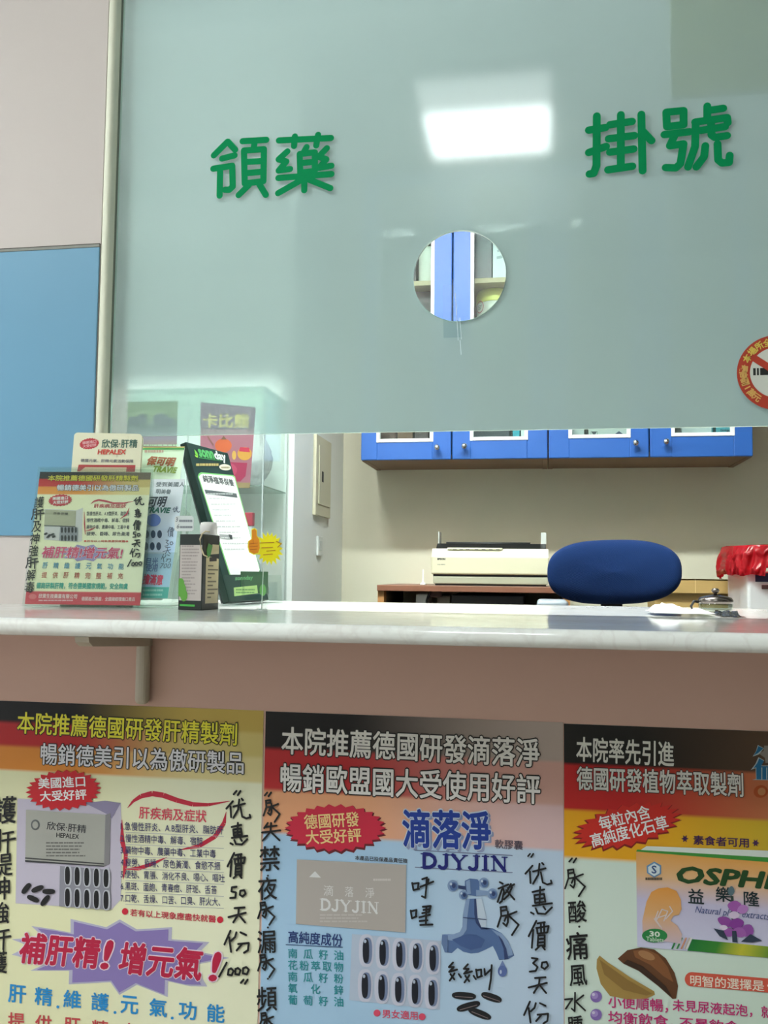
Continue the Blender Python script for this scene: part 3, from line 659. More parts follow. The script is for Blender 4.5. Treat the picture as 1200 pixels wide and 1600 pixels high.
# beige carton picture
q = MB(); F.poly(q, [(154, 582), (564, 602), (560, 856), (150, 824)], (188, 178, 172), 2); b = q.build('carton_picture', t)
q = MB(); F.text(q, '滴', (254, 698), (290, 700), 40, (226, 222, 220), 3); F.text(q, '落', (334, 702), (366, 704), 38, (226, 222, 220), 3); F.text(q, '淨', (410, 706), (444, 708), 38, (226, 222, 220), 3)
serif(q, 'DJYJIN', (240, 750), (462, 764), 44, (232, 230, 230), 3, 8); F.poly(q, [(222, 626), (200, 648), (244, 650)], (232, 230, 230), 3); F.bars(q, 440, 650, 506, 666, 1, (214, 206, 202), 3, th=.5, ragged=.01); F.bars(q, 240, 784, 430, 820, 3, (204, 196, 192), 3, seed=5); q.build('carton_lettering', b)
q = MB(); F.text(q, '高純度成份', (122, 872), (324, 886), 46, (36, 60, 124), 2, bold=.016); F.poly(q, [(112, 900), (326, 910), (326, 913), (112, 903)], (60, 90, 140), 2); q.build('ingredient_heading', t)
q = MB()
for k, s in enumerate(('南瓜籽油', '花粉萃取物', '南瓜籽粉', '氧化鋅', '葡萄籽油')):
    y = 934+k*43.5; n = len(s)
    for i, ch in enumerate(s):
        cx = 138 + (326-154)*i/(n-1); F.text(q, ch, (cx-17, y+i*.8*4/n*3), (cx+17, y+i*.8*4/n*3+1), 36, (40, 150, 160), 2, bold=.012)
q.build('ingredient_list', t)
# blister picture
q = MB(); F.poly(q, [(360, 862), (694, 888), (690, 1146), (350, 1110)], (192, 204, 226), 1)
for r_ in range(2):
    for k in range(5):
        cx, cy = 414+k*62.5-r_*4, 924+k*7+r_*131
        F.ell(q, cx, cy, 28, 62, (214, 214, 232), 2, n=24, sq=.7); F.ell(q, cx+4, cy, 18, 50, (126, 140, 176), 3, n=24, sq=.75); F.ell(q, cx-1, cy, 12, 46, (20, 24, 40), 4, n=20, sq=.75); F.ell(q, cx-4, cy-36, 5, 7, (190, 200, 220), 5, n=10)
q.build('blister_picture', t)
q = MB(); F.ell(q, 454, 1158, 13, 13, (232, 80, 110), 2); F.ell(q, 623, 1172, 13, 13, (232, 80, 110), 2); F.text(q, '男女適用', (474, 1160), (606, 1168), 32, (232, 80, 110), 2, bold=.012); q.build('pink_note', t)
# tap picture (5x crop)
F = PF.crop(640, 1340, 5)
q = MB(); A, B_, C_, D_ = (88, 116, 166), (140, 164, 202), (50, 66, 112), (206, 220, 238)
F.poly(q, [(255, 600), (345, 598), (392, 580), (412, 540), (416, 450), (440, 322), (562, 318), (600, 470), (596, 545), (650, 552), (720, 590), (770, 650), (818, 765), (770, 792), (700, 800), (676, 740), (650, 690), (600, 715), (540, 742), (480, 748), (420, 735), (375, 705), (330, 745), (275, 740), (250, 670)], A, 1)
F.poly(q, [(440, 322), (470, 322), (452, 460), (446, 560), (420, 600), (350, 650), (280, 640), (258, 605), (345, 598), (392, 580), (412, 540), (416, 450)], B_, 2)
F.poly(q, [(520, 320), (562, 318), (600, 470), (596, 545), (560, 540), (530, 470)], D_, 2); F.poly(q, [(505, 322), (520, 320), (532, 470), (560, 545), (600, 560), (640, 552), (560, 560), (520, 510), (506, 440)], C_, 3)
F.poly(q, [(640, 560), (720, 592), (770, 650), (800, 720), (808, 760), (770, 768), (745, 690), (700, 620)], B_, 2); F.poly(q, [(690, 600), (725, 640), (756, 710), (770, 788), (742, 796), (735, 710), (712, 650)], C_, 3)
F.poly(q, [(418, 462), (600, 478), (600, 484), (418, 468)], C_, 4); F.poly(q, [(330, 640), (440, 600), (520, 600), (590, 640), (560, 700), (480, 720), (400, 690)], (72, 98, 150), 2)
F.poly(q, [(262, 602), (300, 604), (296, 740), (276, 738), (254, 670)], (104, 128, 172), 3)
F.poly(q, [(432, 180), (470, 162), (530, 168), (548, 190), (545, 260), (520, 300), (450, 290), (432, 240)], A, 2); F.poly(q, [(380, 215), (440, 222), (440, 250), (380, 240)], C_, 2); F.poly(q, [(520, 250), (640, 262), (640, 290), (520, 300)], B_, 3); F.poly(q, [(440, 185), (470, 168), (480, 280), (450, 285)], B_, 3)
for cx, cy, r_ in ((338, 218, 42), (580, 195, 38), (648, 282, 40), (420, 290, 34)): F.ell(q, cx, cy, r_, r_*1.1, B_, 3); F.ell(q, cx+6, cy+4, r_*.72, r_*.8, A, 4); F.ell(q, cx+8, cy-2, r_*.35, r_*.45, C_, 5); F.ell(q, cx-14, cy-14, r_*.22, r_*.26, D_, 5)
F.ell(q, 725, 885, 36, 44, (96, 116, 176), 2); F.poly(q, [(700, 856), (726, 800), (750, 856)], (120, 140, 190), 1); F.ell(q, 712, 890, 8, 16, (200, 212, 236), 3)
q.build('tap_picture', t)
q = MB()
for cx, cy, a in ((425, 1078, .07), (640, 1090, .32), (460, 1160, -.28), (548, 1218, .38)):
    F.ell(q, cx, cy, 95 if cx != 640 else 84, 30, (24, 26, 34), 2, rot=a, n=24, sq=.8)
    F.poly(q, [(cx-70*math.cos(a)-8*math.sin(-a), cy-70*math.sin(a)+6), (cx+70*math.cos(a), cy+70*math.sin(a)+6), (cx+70*math.cos(a), cy+70*math.sin(a)+11), (cx-70*math.cos(a), cy-70*math.sin(a)+11)], (150, 130, 130), 3)
q.build('capsule_picture', t)
q = MB()
for ch in ('呼', '哩'): F.strokes(q, HAND[ch], 15, (18, 18, 24), 6)
q.build('handwriting', t); q = MB()
for ch in ('放', '尿', '幺', '叫'): F.strokes(q, HAND[ch], 15, (18, 18, 24), 6)
F.strokes(q, HAND['幺'], 15, (18, 18, 24), 6, dx=116, dy=14)
q.build('handwriting', t); q = MB()
for ch in ('优', '惠', '價', '30', '天', '份'): F.strokes(q, HAND[ch], 15, (18, 18, 24), 6)
F = PF.crop(400, 1100, 2.4)
handw(F, q, '"', 1030, 566, 12, 6); q.build('handwriting', t); q = MB()
for ch, cx, cy, h in (('"', 46, 338, 14), ('尿', 60, 400, 82), ('失', 58, 478, 66), ('禁', 52, 578, 92), ('夜', 44, 690, 84), ('尿', 40, 784, 84), ('漏', 40, 890, 84), ('尿', 40, 980, 84), ('頻', 42, 1104, 92), ('尿', 42, 1196, 80)): handw(F, q, ch, cx, cy, h, 7, rot=.07)
for cy in (642, 836, 1028): F.ell(q, 46, cy, 4, 4, (18, 18, 24), 6, n=10)
q.build('handwriting', t)

# ---- right poster: pale green
PF.crop(0, 0, 1); x3 = max(PF.o.x + PF.uv((878, 1132)).x, x2+PW+.001); z3 = 0.9192
t = thing('poster', (x3, 0, z3-PH), 'pale green poster with an orange tablet carton, rightmost of the three under the counter', 'poster')
sheet(t, x3, z3, band_sheet_mat('poster_green_print',
      [(0, (30, 27, 25)), (.090, (206, 42, 42)), (.192, (246, 176, 36)), (.298, (222, 236, 224)), (.9, (200, 228, 230))],
      [(0, (112, 84, 62)), (.090, (206, 142, 92)), (.192, (206, 188, 60)), (.298, (216, 234, 216)), (.9, (196, 224, 226))], 0.15, 0.9))
F = PF.crop(860, 1120, 3.3325)
q = MB(); F.text(q, '本院率先引進', (136, 166), (642, 194), 128, (240, 236, 226), 2, bold=.018, outline=((40, 32, 28), .032)); q.build('upper_headline', t)
q = MB(); F.text(q, '德國研發植物萃取製劑', (138, 318), (1002, 354), 122, (236, 230, 222), 2, bold=.018, outline=((52, 34, 28), .034)); q.build('lower_headline', t)
q = MB(); F.burst(q, 396, 572, 300, 116, (140, 30, 24), 1, n=24, depth=.17, rot=-.22); F.burst(q, 398, 566, 292, 110, (216, 44, 34), 2, n=24, depth=.17, rot=-.22); b = q.build('badge', t)
q = MB(); F.text(q, '每粒內含', (254, 556), (516, 490), 70, WHITEI, 3, bold=.016); F.text(q, '高純度化石草', (212, 646), (608, 546), 72, WHITEI, 3, bold=.016); q.build('badge_lettering', b)
q = MB(); F.text(q, '素食者可用', (744, 640), (1032, 656), 48, (70, 34, 84), 2, bold=.02)
for cx, cy in ((700, 634), (1068, 656)):
    F.burst(q, cx, cy, 20, 22, (70, 34, 84), 2, n=6, depth=.55)
q.build('vegetarian_note', t)
F = PF.crop(1080, 1120, 10); q = MB()
F.poly(q, [(1040, 440), (1135, 490), (1060, 585), (960, 620), (1010, 540)], (190, 204, 206), 1); F.poly(q, [(1046, 455), (1126, 492), (1050, 560), (975, 605), (1020, 530)], (28, 112, 160), 2)
F.poly(q, [(1050, 630), (1140, 680), (1090, 760), (1480, 760), (1480, 995), (950, 985), (1010, 970), (1005, 800), (930, 830), (1000, 740)], (190, 204, 206), 1); F.poly(q, [(1060, 648), (1134, 688), (1090, 770), (1470, 770), (1470, 985), (1020, 975), (1015, 790), (975, 800), (1030, 720)], (28, 112, 160), 2)
for xa in (1092, 1170): F.poly(q, [(xa, 790), (xa+16, 790), (xa+16, 975), (xa, 975)], (190, 204, 206), 3)
F.poly(q, [(1140, 450), (1480, 440), (1480, 700), (1160, 720), (1150, 640), (1060, 575), (1130, 530)], (150, 140, 130), 1); b = q.build('blue_product_name', t)
q = MB(); F.ell(q, 1085, 1165, 112, 98, (190, 84, 34), 2, rot=-.2); F.ell(q, 1098, 1165, 62, 60, (204, 136, 86), 3, rot=-.2); q.build('orange_letter', t)
# tablet carton picture
F = PF.crop(860, 1120, 3.3325)
def grad_mat(name, stops, axis=1):
    m = bpy.data.materials.new(name); m.use_nodes = True; nt = m.node_tree; N = nt.nodes.new; K = nt.links.new
    uv = N('ShaderNodeUVMap'); sp = N('ShaderNodeSeparateXYZ'); K(uv.outputs[0], sp.inputs[0]); r = N('ShaderNodeValToRGB'); e = r.color_ramp.elements
    e[0].position = stops[0][0]; e[0].color = rgb(stops[0][1]); e[1].position = stops[-1][0]; e[1].color = rgb(stops[-1][1])
    for v, c in stops[1:-1]: k = e.new(v); k.color = rgb(c)
    K(sp.outputs[axis], r.inputs[0]); K(r.outputs[0], nt.nodes['Principled BSDF'].inputs['Base Color']); nt.nodes['Principled BSDF'].inputs['Roughness'].default_value = .45
    return m
def quad(mb, pts, m, k):   # bl, br, tr, tl
    u = [F.uv(p) for p in pts]; mb.face([F.at(w.x, w.y, k) for w in u], m, uv=[(0, 1), (1, 1), (1, 0), (0, 0)])
q = MB()
quad(q, [(452, 1196), (1540, 1290), (1560, 790), (446, 700)], grad_mat('carton_front', [(0, (240, 170, 84)), (.25, (238, 190, 140)), (.5, (206, 198, 226)), (1, (216, 214, 240))]), 2)
F.poly(q, [(446, 700), (1560, 790), (1560, 756), (452, 690)], (64, 150, 60), 3); F.poly(q, [(470, 692), (1560, 756), (1560, 712), (500, 672)], (232, 238, 230), 3)
quad(q, [(712, 1216), (1540, 1290), (1545, 1234), (738, 1156)], grad_mat('carton_stripe', [(0, (24, 120, 54)), (.18, (60, 140, 50)), (.34, (206, 200, 60)), (.55, (70, 140, 50)), (.8, (30, 120, 54)), (1, (190, 196, 60))], 0), 3)
for xa, c in ((628, (60, 140, 80)), (646, (214, 226, 214)), (654, (60, 140, 80)), (676, (216, 150, 120)), (694, (206, 190, 180)), (704, (240, 240, 236))): F.poly(q, [(xa, 1206), (xa+9, 1207), (xa+35, 1148), (xa+26, 1147)], c, 4)
b = q.build('carton_picture', t)
q = MB()
kid = [(560, 892), (610, 886), (655, 905), (678, 950), (682, 1000), (668, 1030), (640, 1034), (625, 1060), (660, 1085), (684, 1130), (680, 1180), (480, 1150), (478, 1060), (500, 960), (525, 910)]
u = [F.uv(p) for p in kid]; o = sum(u, Vector((0, 0)))/len(u); kz = [w.y for w in u]; mk = grad_mat('kidney_print', [(0, (236, 158, 66)), (.5, (230, 176, 120)), (1, (214, 190, 200))])
if sum(u[i].cross(u[(i+1) % len(u)]) for i in range(len(u))) < 0: u.reverse()
q.face([F.at(w.x, w.y, 4) for w in u], mk, uv=[(0, (max(kz)-w.y)/(max(kz)-min(kz))) for w in u])
for s in ([(550, 1060), (580, 1000), (610, 1010), (590, 1060)], [(570, 1090), (540, 1050), (600, 1030)], [(620, 985), (635, 1010), (600, 1050)], [(560, 1010), (545, 1050), (580, 1100)]): F.stroke(q, s, 6, (226, 208, 206), 5)
F.ell(q, 542, 1137, 66, 36, (40, 136, 70), 5); F.text(q, '30', (516, 1126), (568, 1130), 26, (230, 240, 226), 6, bold=.03); F.text(q, 'Tablets', (498, 1152), (588, 1160), 22, (200, 226, 200), 6, bold=.02)
F.poly(q, [(500, 775), (540, 752), (576, 772), (576, 816), (540, 836), (502, 812)], (110, 150, 190), 4); F.poly(q, [(508, 780), (540, 760), (568, 778), (568, 812), (540, 828), (510, 808)], (226, 236, 240), 5); F.text(q, 'S', (527, 792), (551, 794), 40, (60, 90, 140), 6, bold=.02); F.bars(q, 494, 832, 582, 850, 1, (96, 84, 70), 5, th=.7, ragged=.01)
q.build('carton_emblems', b)
q = MB(); F.text(q, 'OSPHEREX', (662, 818), (1560, 880), 84, (34, 74, 34), 4, bold=.04, shear=.2); q.build('green_brand_name', b)
q = MB()
for ch, cx, cy in (('益', 757, 930), ('樂', 900, 920), ('隆', 1046, 944), ('膜', 1190, 960)): F.text(q, ch, (cx-40, cy), (cx+40, cy+5), 76, (26, 44, 50), 4, bold=.014)
F.text(q, 'Natural plant extracts', (752, 1006), (1140, 1044), 46, (70, 84, 140), 4, shear=.3); q.build('carton_lettering', b)
q = MB()
for cx, cy, rx, ry, a, c in ((960, 985, 40, 30, .2, (168, 92, 176)), (1000, 1000, 30, 24, -.3, (190, 130, 200)), (910, 1065, 44, 26, .4, (150, 74, 160)), (968, 1075, 40, 30, -.2, (140, 60, 156)), (1025, 1110, 34, 34, .5, (152, 82, 168)), (930, 1120, 30, 24, .1, (160, 90, 172)), (985, 1120, 36, 26, .4, (170, 100, 180)), (940, 905, 18, 26, .1, (96, 120, 130)), (955, 1030, 30, 20, 0, (226, 206, 232)), (900, 1095, 22, 14, 0, (232, 214, 236))): F.ell(q, cx, cy, rx, ry, c, 5, rot=a, n=14, sq=1.2)
F.poly(q, [(938, 930), (952, 932), (962, 1165), (946, 1165)], (60, 76, 70), 4); F.poly(q, [(848, 1098), (900, 1112), (924, 1160), (880, 1140)], (50, 62, 84), 6); F.poly(q, [(1100, 1162), (1040, 1128), (990, 1168), (1050, 1172)], (50, 62, 84), 6); F.poly(q, [(944, 1112), (966, 1112), (974, 1172), (946, 1170)], (46, 60, 80), 6)
q.build('flower_picture', b)
# dried slices
q = MB(); F.poly(q, [(242, 1262), (256, 1242), (300, 1278), (420, 1358), (540, 1428), (544, 1446), (500, 1466), (400, 1470), (310, 1452), (262, 1390), (240, 1310)], (176, 142, 76), 2)
F.poly(q, [(256, 1262), (400, 1366), (530, 1440), (500, 1450), (380, 1420), (280, 1340)], (150, 116, 60), 3)
F.poly(q, [(350, 1258), (400, 1214), (470, 1200), (540, 1210), (600, 1256), (645, 1330), (664, 1400), (654, 1466), (636, 1468), (560, 1400), (460, 1322), (380, 1284)], (104, 64, 38), 2)
F.poly(q, [(430, 1216), (500, 1208), (560, 1236), (610, 1300), (640, 1380), (590, 1350), (520, 1290), (440, 1250)], (140, 88, 52), 3); F.ell(q, 500, 1240, 46, 20, (176, 126, 84), 4, rot=.4); F.poly(q, [(380, 1280), (460, 1318), (560, 1396), (636, 1462), (600, 1400), (480, 1296), (400, 1262)], (60, 38, 26), 4)
q.build('dried_slice_picture', t)
q = MB(); L, Rr = (735, 1365), (1560, 1432)
F.poly(q, [(735, 1328), (1560, 1396), (1560, 1470), (735, 1402)], (222, 92, 70), 2); F.ell(q, 735, 1365, 36, 37, (222, 92, 70), 2); b = q.build('red_pill_banner', t)
q = MB(); F.text(q, '明智的選擇是', (728, 1370), (1112, 1400), 56, (246, 232, 214), 3, bold=.01); F.text(q, '健康保養', (1128, 1402), (1390, 1424), 56, (246, 232, 214), 3, bold=.01); q.build('banner_lettering', b)
q = MB()
for cy in (1456, 1550): F.ell(q, 238, cy, 30, 30, (140, 112, 186), 2); F.ell(q, 230, cy-6, 18, 18, (176, 150, 212), 3); F.ell(q, 224, cy-12, 8, 8, (226, 214, 240), 4)
F.text(q, '小便順暢，', (302, 1480), (612, 1506), 66, (206, 40, 120), 2, bold=.014); F.text(q, '未見尿液起泡，就', (636, 1500), (1160, 1540), 62, (206, 40, 120), 2, bold=.014); F.text(q, '均衡飲食，', (302, 1562), (640, 1590), 66, (206, 40, 120), 2, bold=.014); F.text(q, '不暴飲食，', (672, 1592), (1010, 1618), 62, (206, 40, 120), 2, bold=.014)
q.build('bullet_list', t)
q = MB()
for ch, cx, cy, h in (('"', 116, 746, 22), ('尿', 128, 862, 140), ('酸', 138, 1012, 112), ('痛', 140, 1190, 140), ('風', 140, 1344, 106), ('水', 128, 1482, 96), ('腫', 128, 1606, 100)): handw(F, q, ch, cx, cy, h, 9, rot=.08)
for cx, cy in ((150, 1090), (150, 1392)): F.ell(q, cx, cy, 6, 6, (18, 18, 24), 6, n=10)
q.build('handwriting', t)
PF.crop(0, 0, 1)

# ================================================================ STANDS AND CARDS ON THE LEFT OF THE COUNTER
acrylic = clear('acrylic', (246, 250, 248), 0.03, 0.03, 1.45)
acr_edge = mat('acrylic_edge', (206, 216, 210), 0.2)
cream_paper = (246, 240, 206)
def plate(mb, f, u0, v0, u1, v1, off, th, m, bev=0.0):
    """flat plate lying along face f between two corners; off = distance of its back in front of the face"""
    o = f.o + f.ex*u0 + f.ey*v0 + f.n*off
    mb.obox(o, f.ex*(u1-u0), f.ey*(v1-v0), f.n*th, m, bev)
# front acrylic sign holder
HF = card(-0.7965, 0.11, 0.1319, 0.1797, 0.188, 0.227); HF.crop(0, 660, 4.8)
t = thing('sign_holder', (-0.70, 0.12, ZC), 'clear acrylic sign holder leaning back at the left end of the counter', 'sign holder')
q = MB(); plate(q, HF, 0, 0, .188, .227, .004, .002, acrylic); q.build('front_plate', t)
q = MB(); plate(q, HF, 0, 0, .188, .227, -.005, .002, acrylic); q.build('back_plate', t)
q = MB(); a_, bk = HF.ex, Vector((-math.sin(.1319), math.cos(.1319), 0)); q.obox(HF.o+Vector((0, 0, .0003)), a_*.188, bk*.03, Vector((0, 0, .002)), acrylic); q.build('foot', t)
t = thing('flyer', (-0.70, 0.118, ZC+.005), 'small pale yellow flyer with a red footer strip inside the acrylic sign holder', 'flyer')
F = HF; q = MB()
c0, c1, c2, c3 = F.uv((185, 1362)), F.uv((1050, 1364)), F.uv((1050, 396)), F.uv((293, 370))
fu0, fu1, fv0, fv1 = c0.x, c1.x, c0.y, c3.y
q.obox(F.o+F.ex*fu0+F.ey*fv0-F.n*.0012, F.ex*(fu1-fu0), F.ey*(fv1-fv0), F.n*.0004, mat('flyer_back', (244, 240, 208), .6))
m = band_sheet_mat('flyer_print', [(0, (26, 22, 24)), (.055, (200, 44, 48)), (.115, (238, 150, 62)), (.175, (246, 240, 200)), (.905, (214, 72, 84))], [(0, (120, 106, 90)), (.055, (214, 186, 120)), (.115, (240, 222, 160)), (.175, (248, 244, 212)), (.905, (214, 72, 84))], .3, .9)
q.face([F.at(fu0, fv0, -1), F.at(fu1, fv0, -1), F.at(fu1, fv1, -1), F.at(fu0, fv1, -1)], m, uv=[(0, 1), (1, 1), (1, 0), (0, 0)]); q.build('sheet', t)
q = MB(); F.text(q, '本院推薦德國研發肝精製劑', (362, 418), (1034, 420), 42, (222, 206, 60), 1, bold=.02, outline=((40, 34, 20), .04)); F.text(q, '暢銷德美引以為傲研製品', (430, 490), (1040, 492), 44, (232, 226, 232), 1, bold=.02, outline=((50, 44, 60), .04)); q.build('headline', t)
q = MB(); F.burst(q, 452, 584, 92, 46, (206, 48, 62), 1, n=20, depth=.12, rot=-.08); F.text(q, '美國進口', (395, 572), (510, 566), 24, WHITEI, 2, bold=.02); F.text(q, '大受好評', (398, 602), (512, 596), 24, WHITEI, 2, bold=.02); q.build('badge', t)
q = MB(); F.poly(q, [(336, 648), (572, 660), (622, 640), (615, 890), (590, 896), (330, 880)], (214, 206, 206), 0); F.poly(q, [(340, 654), (572, 664), (566, 778), (332, 770)], (182, 176, 150), 1); F.poly(q, [(332, 772), (566, 780), (566, 786), (332, 778)], (80, 76, 70), 2); F.poly(q, [(452, 782), (586, 790), (582, 892), (444, 888)], (150, 148, 156), 2)
for r_ in range(2):
    for k in range(5): F.ell(q, 466+k*26, 808+r_*60, 8, 22, (30, 30, 36), 3, n=14, sq=.8)
for cx, cy in ((345, 836), (372, 848), (396, 840), (362, 860), (404, 858)): F.ell(q, cx, cy, 15, 8, (40, 36, 38), 3, rot=-.4, n=12)
F.text(q, '欣保·肝精', (402, 682), (510, 686), 18, (80, 76, 66), 2, bold=.02); q.build('product_picture', t)
q = MB(); 
for pts, wid in (([(680, 612), (705, 592), (740, 582), (790, 590), (850, 606), (930, 606), (1000, 592)], [1, 5, 7, 7, 6, 5, 1]), ([(970, 640), (950, 690), (900, 725)], [1, 6, 1]), ([(632, 670), (634, 760), (640, 842)], [1, 5, 2]), ([(640, 815), (680, 806), (716, 788)], [1, 5, 1])): 
    ribbon(pts, wid, (204, 60, 80), 1)
F.text(q, '肝疾病及症狀', (706, 626), (944, 628), 30, (214, 90, 100), 1, bold=.02)
for k, s in enumerate(('急慢性肝炎、A.B型肝炎、脂肪肝', '慢性酒精中毒、解毒、宿醉', '藥物中毒、農藥中毒、工業中毒', '疲勞、昏睡、尿色黃濁')): F.text(q, s, (650, 684+k*50), (970, 684+k*51), 30, (84, 84, 96), 1, bold=.012)
F.text(q, '●若有以上現象應盡快就醫●', (630, 890), (962, 892), 17, (206, 84, 70), 1, bold=.02); q.build('symptom_list', t)
q = MB(); o = (640, 980)
for k in range(20):
    a0, a1 = 2*PI*k/20, 2*PI*(k+1)/20; r0, r1 = (1, .74) if k % 2 == 0 else (.74, 1)
    F.poly(q, [o, (o[0]+200*r0*math.cos(a0), o[1]+66*r0*math.sin(a0)), (o[0]+200*r1*math.cos(a1), o[1]+66*r1*math.sin(a1))], (160, 144, 196), 1)
F.text(q, '補肝精!增元氣!', (318, 972), (920, 982), 84, (214, 60, 104), 2, bold=.02, shear=.12, outline=((246, 226, 230), .03)); q.build('slogan', t)
q = MB()
for k, ch in enumerate('肝精維護元氣功能'): F.text(q, ch, (320+k*81.5, 1072+k*1.2), (358+k*81.5, 1073+k*1.2), 44, (84, 150, 180), 1, bold=.02)
for k, ch in enumerate('提供肝精完整補充'): F.text(q, ch, (314+k*81.5, 1144+k*1), (352+k*81.5, 1145+k*1), 44, (196, 110, 90), 1, bold=.02)
F.text(q, '德商研製肝精，符合德美國家規範，安全無虞', (274, 1224), (958, 1230), 46, (70, 168, 150), 1, bold=.03)
F.text(q, '欣萊生技藥業有限公司', (290, 1302), (578, 1306), 34, (244, 214, 214), 1, bold=.02); F.bars(q, 290, 1325, 550, 1345, 1, (236, 170, 176), 1, th=.5, ragged=.01); F.text(q, '德國進口藥廠．全國總經理進口產品', (612, 1322), (1012, 1326), 30, (244, 204, 206), 1, bold=.02); F.ell(q, 245, 1306, 30, 20, (226, 110, 116), 1); q.build('footer_lines', t)
q = MB()
for ch, cx, cy, h in (('优', 1044, 590, 60), ('惠', 1036, 680, 60), ('價', 1028, 772, 74), ('50', 1026, 842, 40), ('天', 1022, 908, 50), ('份', 1014, 980, 66), ('1000', 1012, 1056, 50)): handw(F, q, ch, cx, cy, h, 9, k=4)
q.build('handwriting', t); q = MB()
for k, ch in enumerate('護肝及神強肝解毒'): handw(F, q, ch, 296-k*10.5, 600+k*91, 82, 10, k=4, rot=.06)
q.build('handwriting', t)

# cream product card stack behind it
CF = card(-0.7478, 0.133, 0.2517, 0.1707, 0.1103, 0.2882); CF.crop(0, 660, 4.8); F = CF
t = thing('brochure_stack', (-0.69, 0.15, ZC), 'stack of cream brochures with rounded corners standing behind the acrylic sign holder', 'brochures')
q = MB(); W_, H_, r = .1105, .2897, .006
pts = [(0, 0), (W_, 0)] + [(W_-r+r*math.cos(a*PI/8), H_-r+r*math.sin(a*PI/8)) for a in range(5)] + [(r-r*math.sin(a*PI/8), H_-r+r*math.cos(a*PI/8)) for a in range(5)]
q.prism([F.o+F.ex*u+F.ey*v for u, v in pts], F.n*-.012, mat('cream_card', (244, 238, 206), .55)); q.build('cards', t)
q = MB(); F.burst(q, 670, 160, 76, 42, (206, 50, 62), 1, n=22, depth=.1, rot=-.14); F.text(q, '德國進口', (618, 156), (722, 142), 22, (246, 190, 190), 2, bold=.02); F.text(q, '大受好評', (622, 182), (724, 168), 22, (246, 190, 190), 2, bold=.02); q.build('badge', t)
q = MB(); F.text(q, '欣保·肝精', (764, 160), (1030, 160), 62, (70, 108, 92), 2, bold=.02); q.build('green_title', t)
q = MB(); F.text(q, 'HEPALEX', (734, 222), (944, 222), 34, (214, 70, 50), 2, bold=.04, shear=.12); q.build('red_brand_name', t)
q = MB(); F.text(q, '德國元氣．肝精元素活動保障', (606, 286), (1000, 292), 24, (110, 108, 120), 2, bold=.014); F.poly(q, [(590, 318), (1016, 320), (1012, 372), (578, 368)], (186, 52, 54), 1); F.poly(q, [(640, 336), (950, 338), (946, 372), (600, 368)], (226, 196, 160), 2); q.build('red_strip', t)

# two-tier brochure holder with the blue and green flyers
def flyer_face(px, py, Y, th, lean): 
    p = P(px, py, Y); return card(p.x, p.y, th, lean, 0, 0, p.z)
BFc = flyer_face(262, 935, .155, .06, .33); BFc.crop(170, 590, 4.286); F = BFc
t = thing('brochure_holder', (BFc.o.x-.04, .17, ZC), 'clear two-tier brochure holder between the cream brochures and the small dark carton', 'brochure holder')
q = MB(); plate(q, F, -.080, -.016, .006, .075, .004, .002, acrylic); q.build('front_pocket', t)
q = MB(); plate(q, F, -.080, -.016, .006, .20, -.030, .002, acrylic); q.build('back_plate', t)
q = MB(); q.obox(F.o+F.ex*.006+F.ey*-.016-F.n*.03, F.ex*.002, F.ey*.17, F.n*.034, acrylic); q.build('side_plate', t)
q = MB(); q.box((F.o.x-.080, .145, ZC+.0004), (F.o.x+.008, .215, ZC+.0026), acrylic); q.build('base', t)
top = F.uv((520, 680)).y; t = thing('flyer', (F.o.x-.04, .145, ZC+.02), 'pale blue flyer with a teal footer in the front tier of the clear brochure holder', 'flyer')
q = MB(); m = grad_mat('blue_flyer_print', [(0, (236, 242, 246)), (.3, (226, 236, 246)), (.6, (188, 216, 244)), (1, (176, 212, 242))])
q.obox(F.o+F.ex*-.078-F.n*.001, F.ex*.078, F.ey*top, F.n*.0006, mat('flyer_edge', (226, 234, 240), .6)); q.face([F.at(-.078, 0, 0), F.at(0, 0, 0), F.at(0, top, 0), F.at(-.078, top, 0)], m, uv=[(0, 1), (1, 1), (1, 0), (0, 0)]); q.build('sheet', t)
q = MB(); F.text(q, '受到美國人', (318, 715), (508, 716), 32, (110, 124, 130), 1, bold=.02); F.text(q, '明美譽', (318, 762), (416, 766), 32, (110, 124, 130), 1, bold=.02); F.text(q, '可明', (270, 832), (388, 832), 66, (66, 76, 88), 1, bold=.03, shear=.2); F.text(q, 'TRAVIE', (250, 886), (412, 890), 34, (60, 120, 110), 1, bold=.05, shear=.2); q.build('title', t)
q = MB(); F.ell(q, 300, 955, 48, 42, (112, 140, 210), 1); F.poly(q, [(200, 1012), (408, 1016), (384, 1180), (200, 1180)], (206, 222, 240), 1)
for r_ in range(2):
    for k in range(4): F.ell(q, 212+k*43-r_*6, 1050+r_*80, 16, 27, (66, 84, 110), 2, n=16)
q.build('product_picture', t)
q = MB(); F.text(q, '目光', (252, 1232), (330, 1232), 50, (96, 116, 176), 1, bold=.02); F.text(q, '使用', (250, 1274), (326, 1276), 46, (96, 116, 176), 1, bold=.02); F.text(q, '擔滿意', (232, 1350), (362, 1356), 66, (226, 50, 96), 1, bold=.04); q.build('slogan_lettering', t)
q = MB(); v0 = F.uv((390, 1404)).y; F.raw(q, [(-.078, 0), (0, 0), (0, v0), (-.078, v0)], (64, 176, 164), 1); F.bars(q, 228, 1410, 375, 1470, 2, (150, 214, 206), 2, seed=8); q.build('teal_footer', t)
q = MB()
for ch, cx, cy, h in (('优', 452, 885, 36), ('價', 416, 1035, 64), ('30', 404, 1110, 40), ('天', 390, 1160, 44), ('份', 384, 1212, 56)): handw(F, q, ch, cx, cy, h, 5, (96, 108, 130), k=3)
q.build('handwriting', t); q = MB(); F.text(q, '700', (344, 1262), (416, 1262), 34, (96, 108, 130), 3, shear=.2); q.build('handwriting', t)
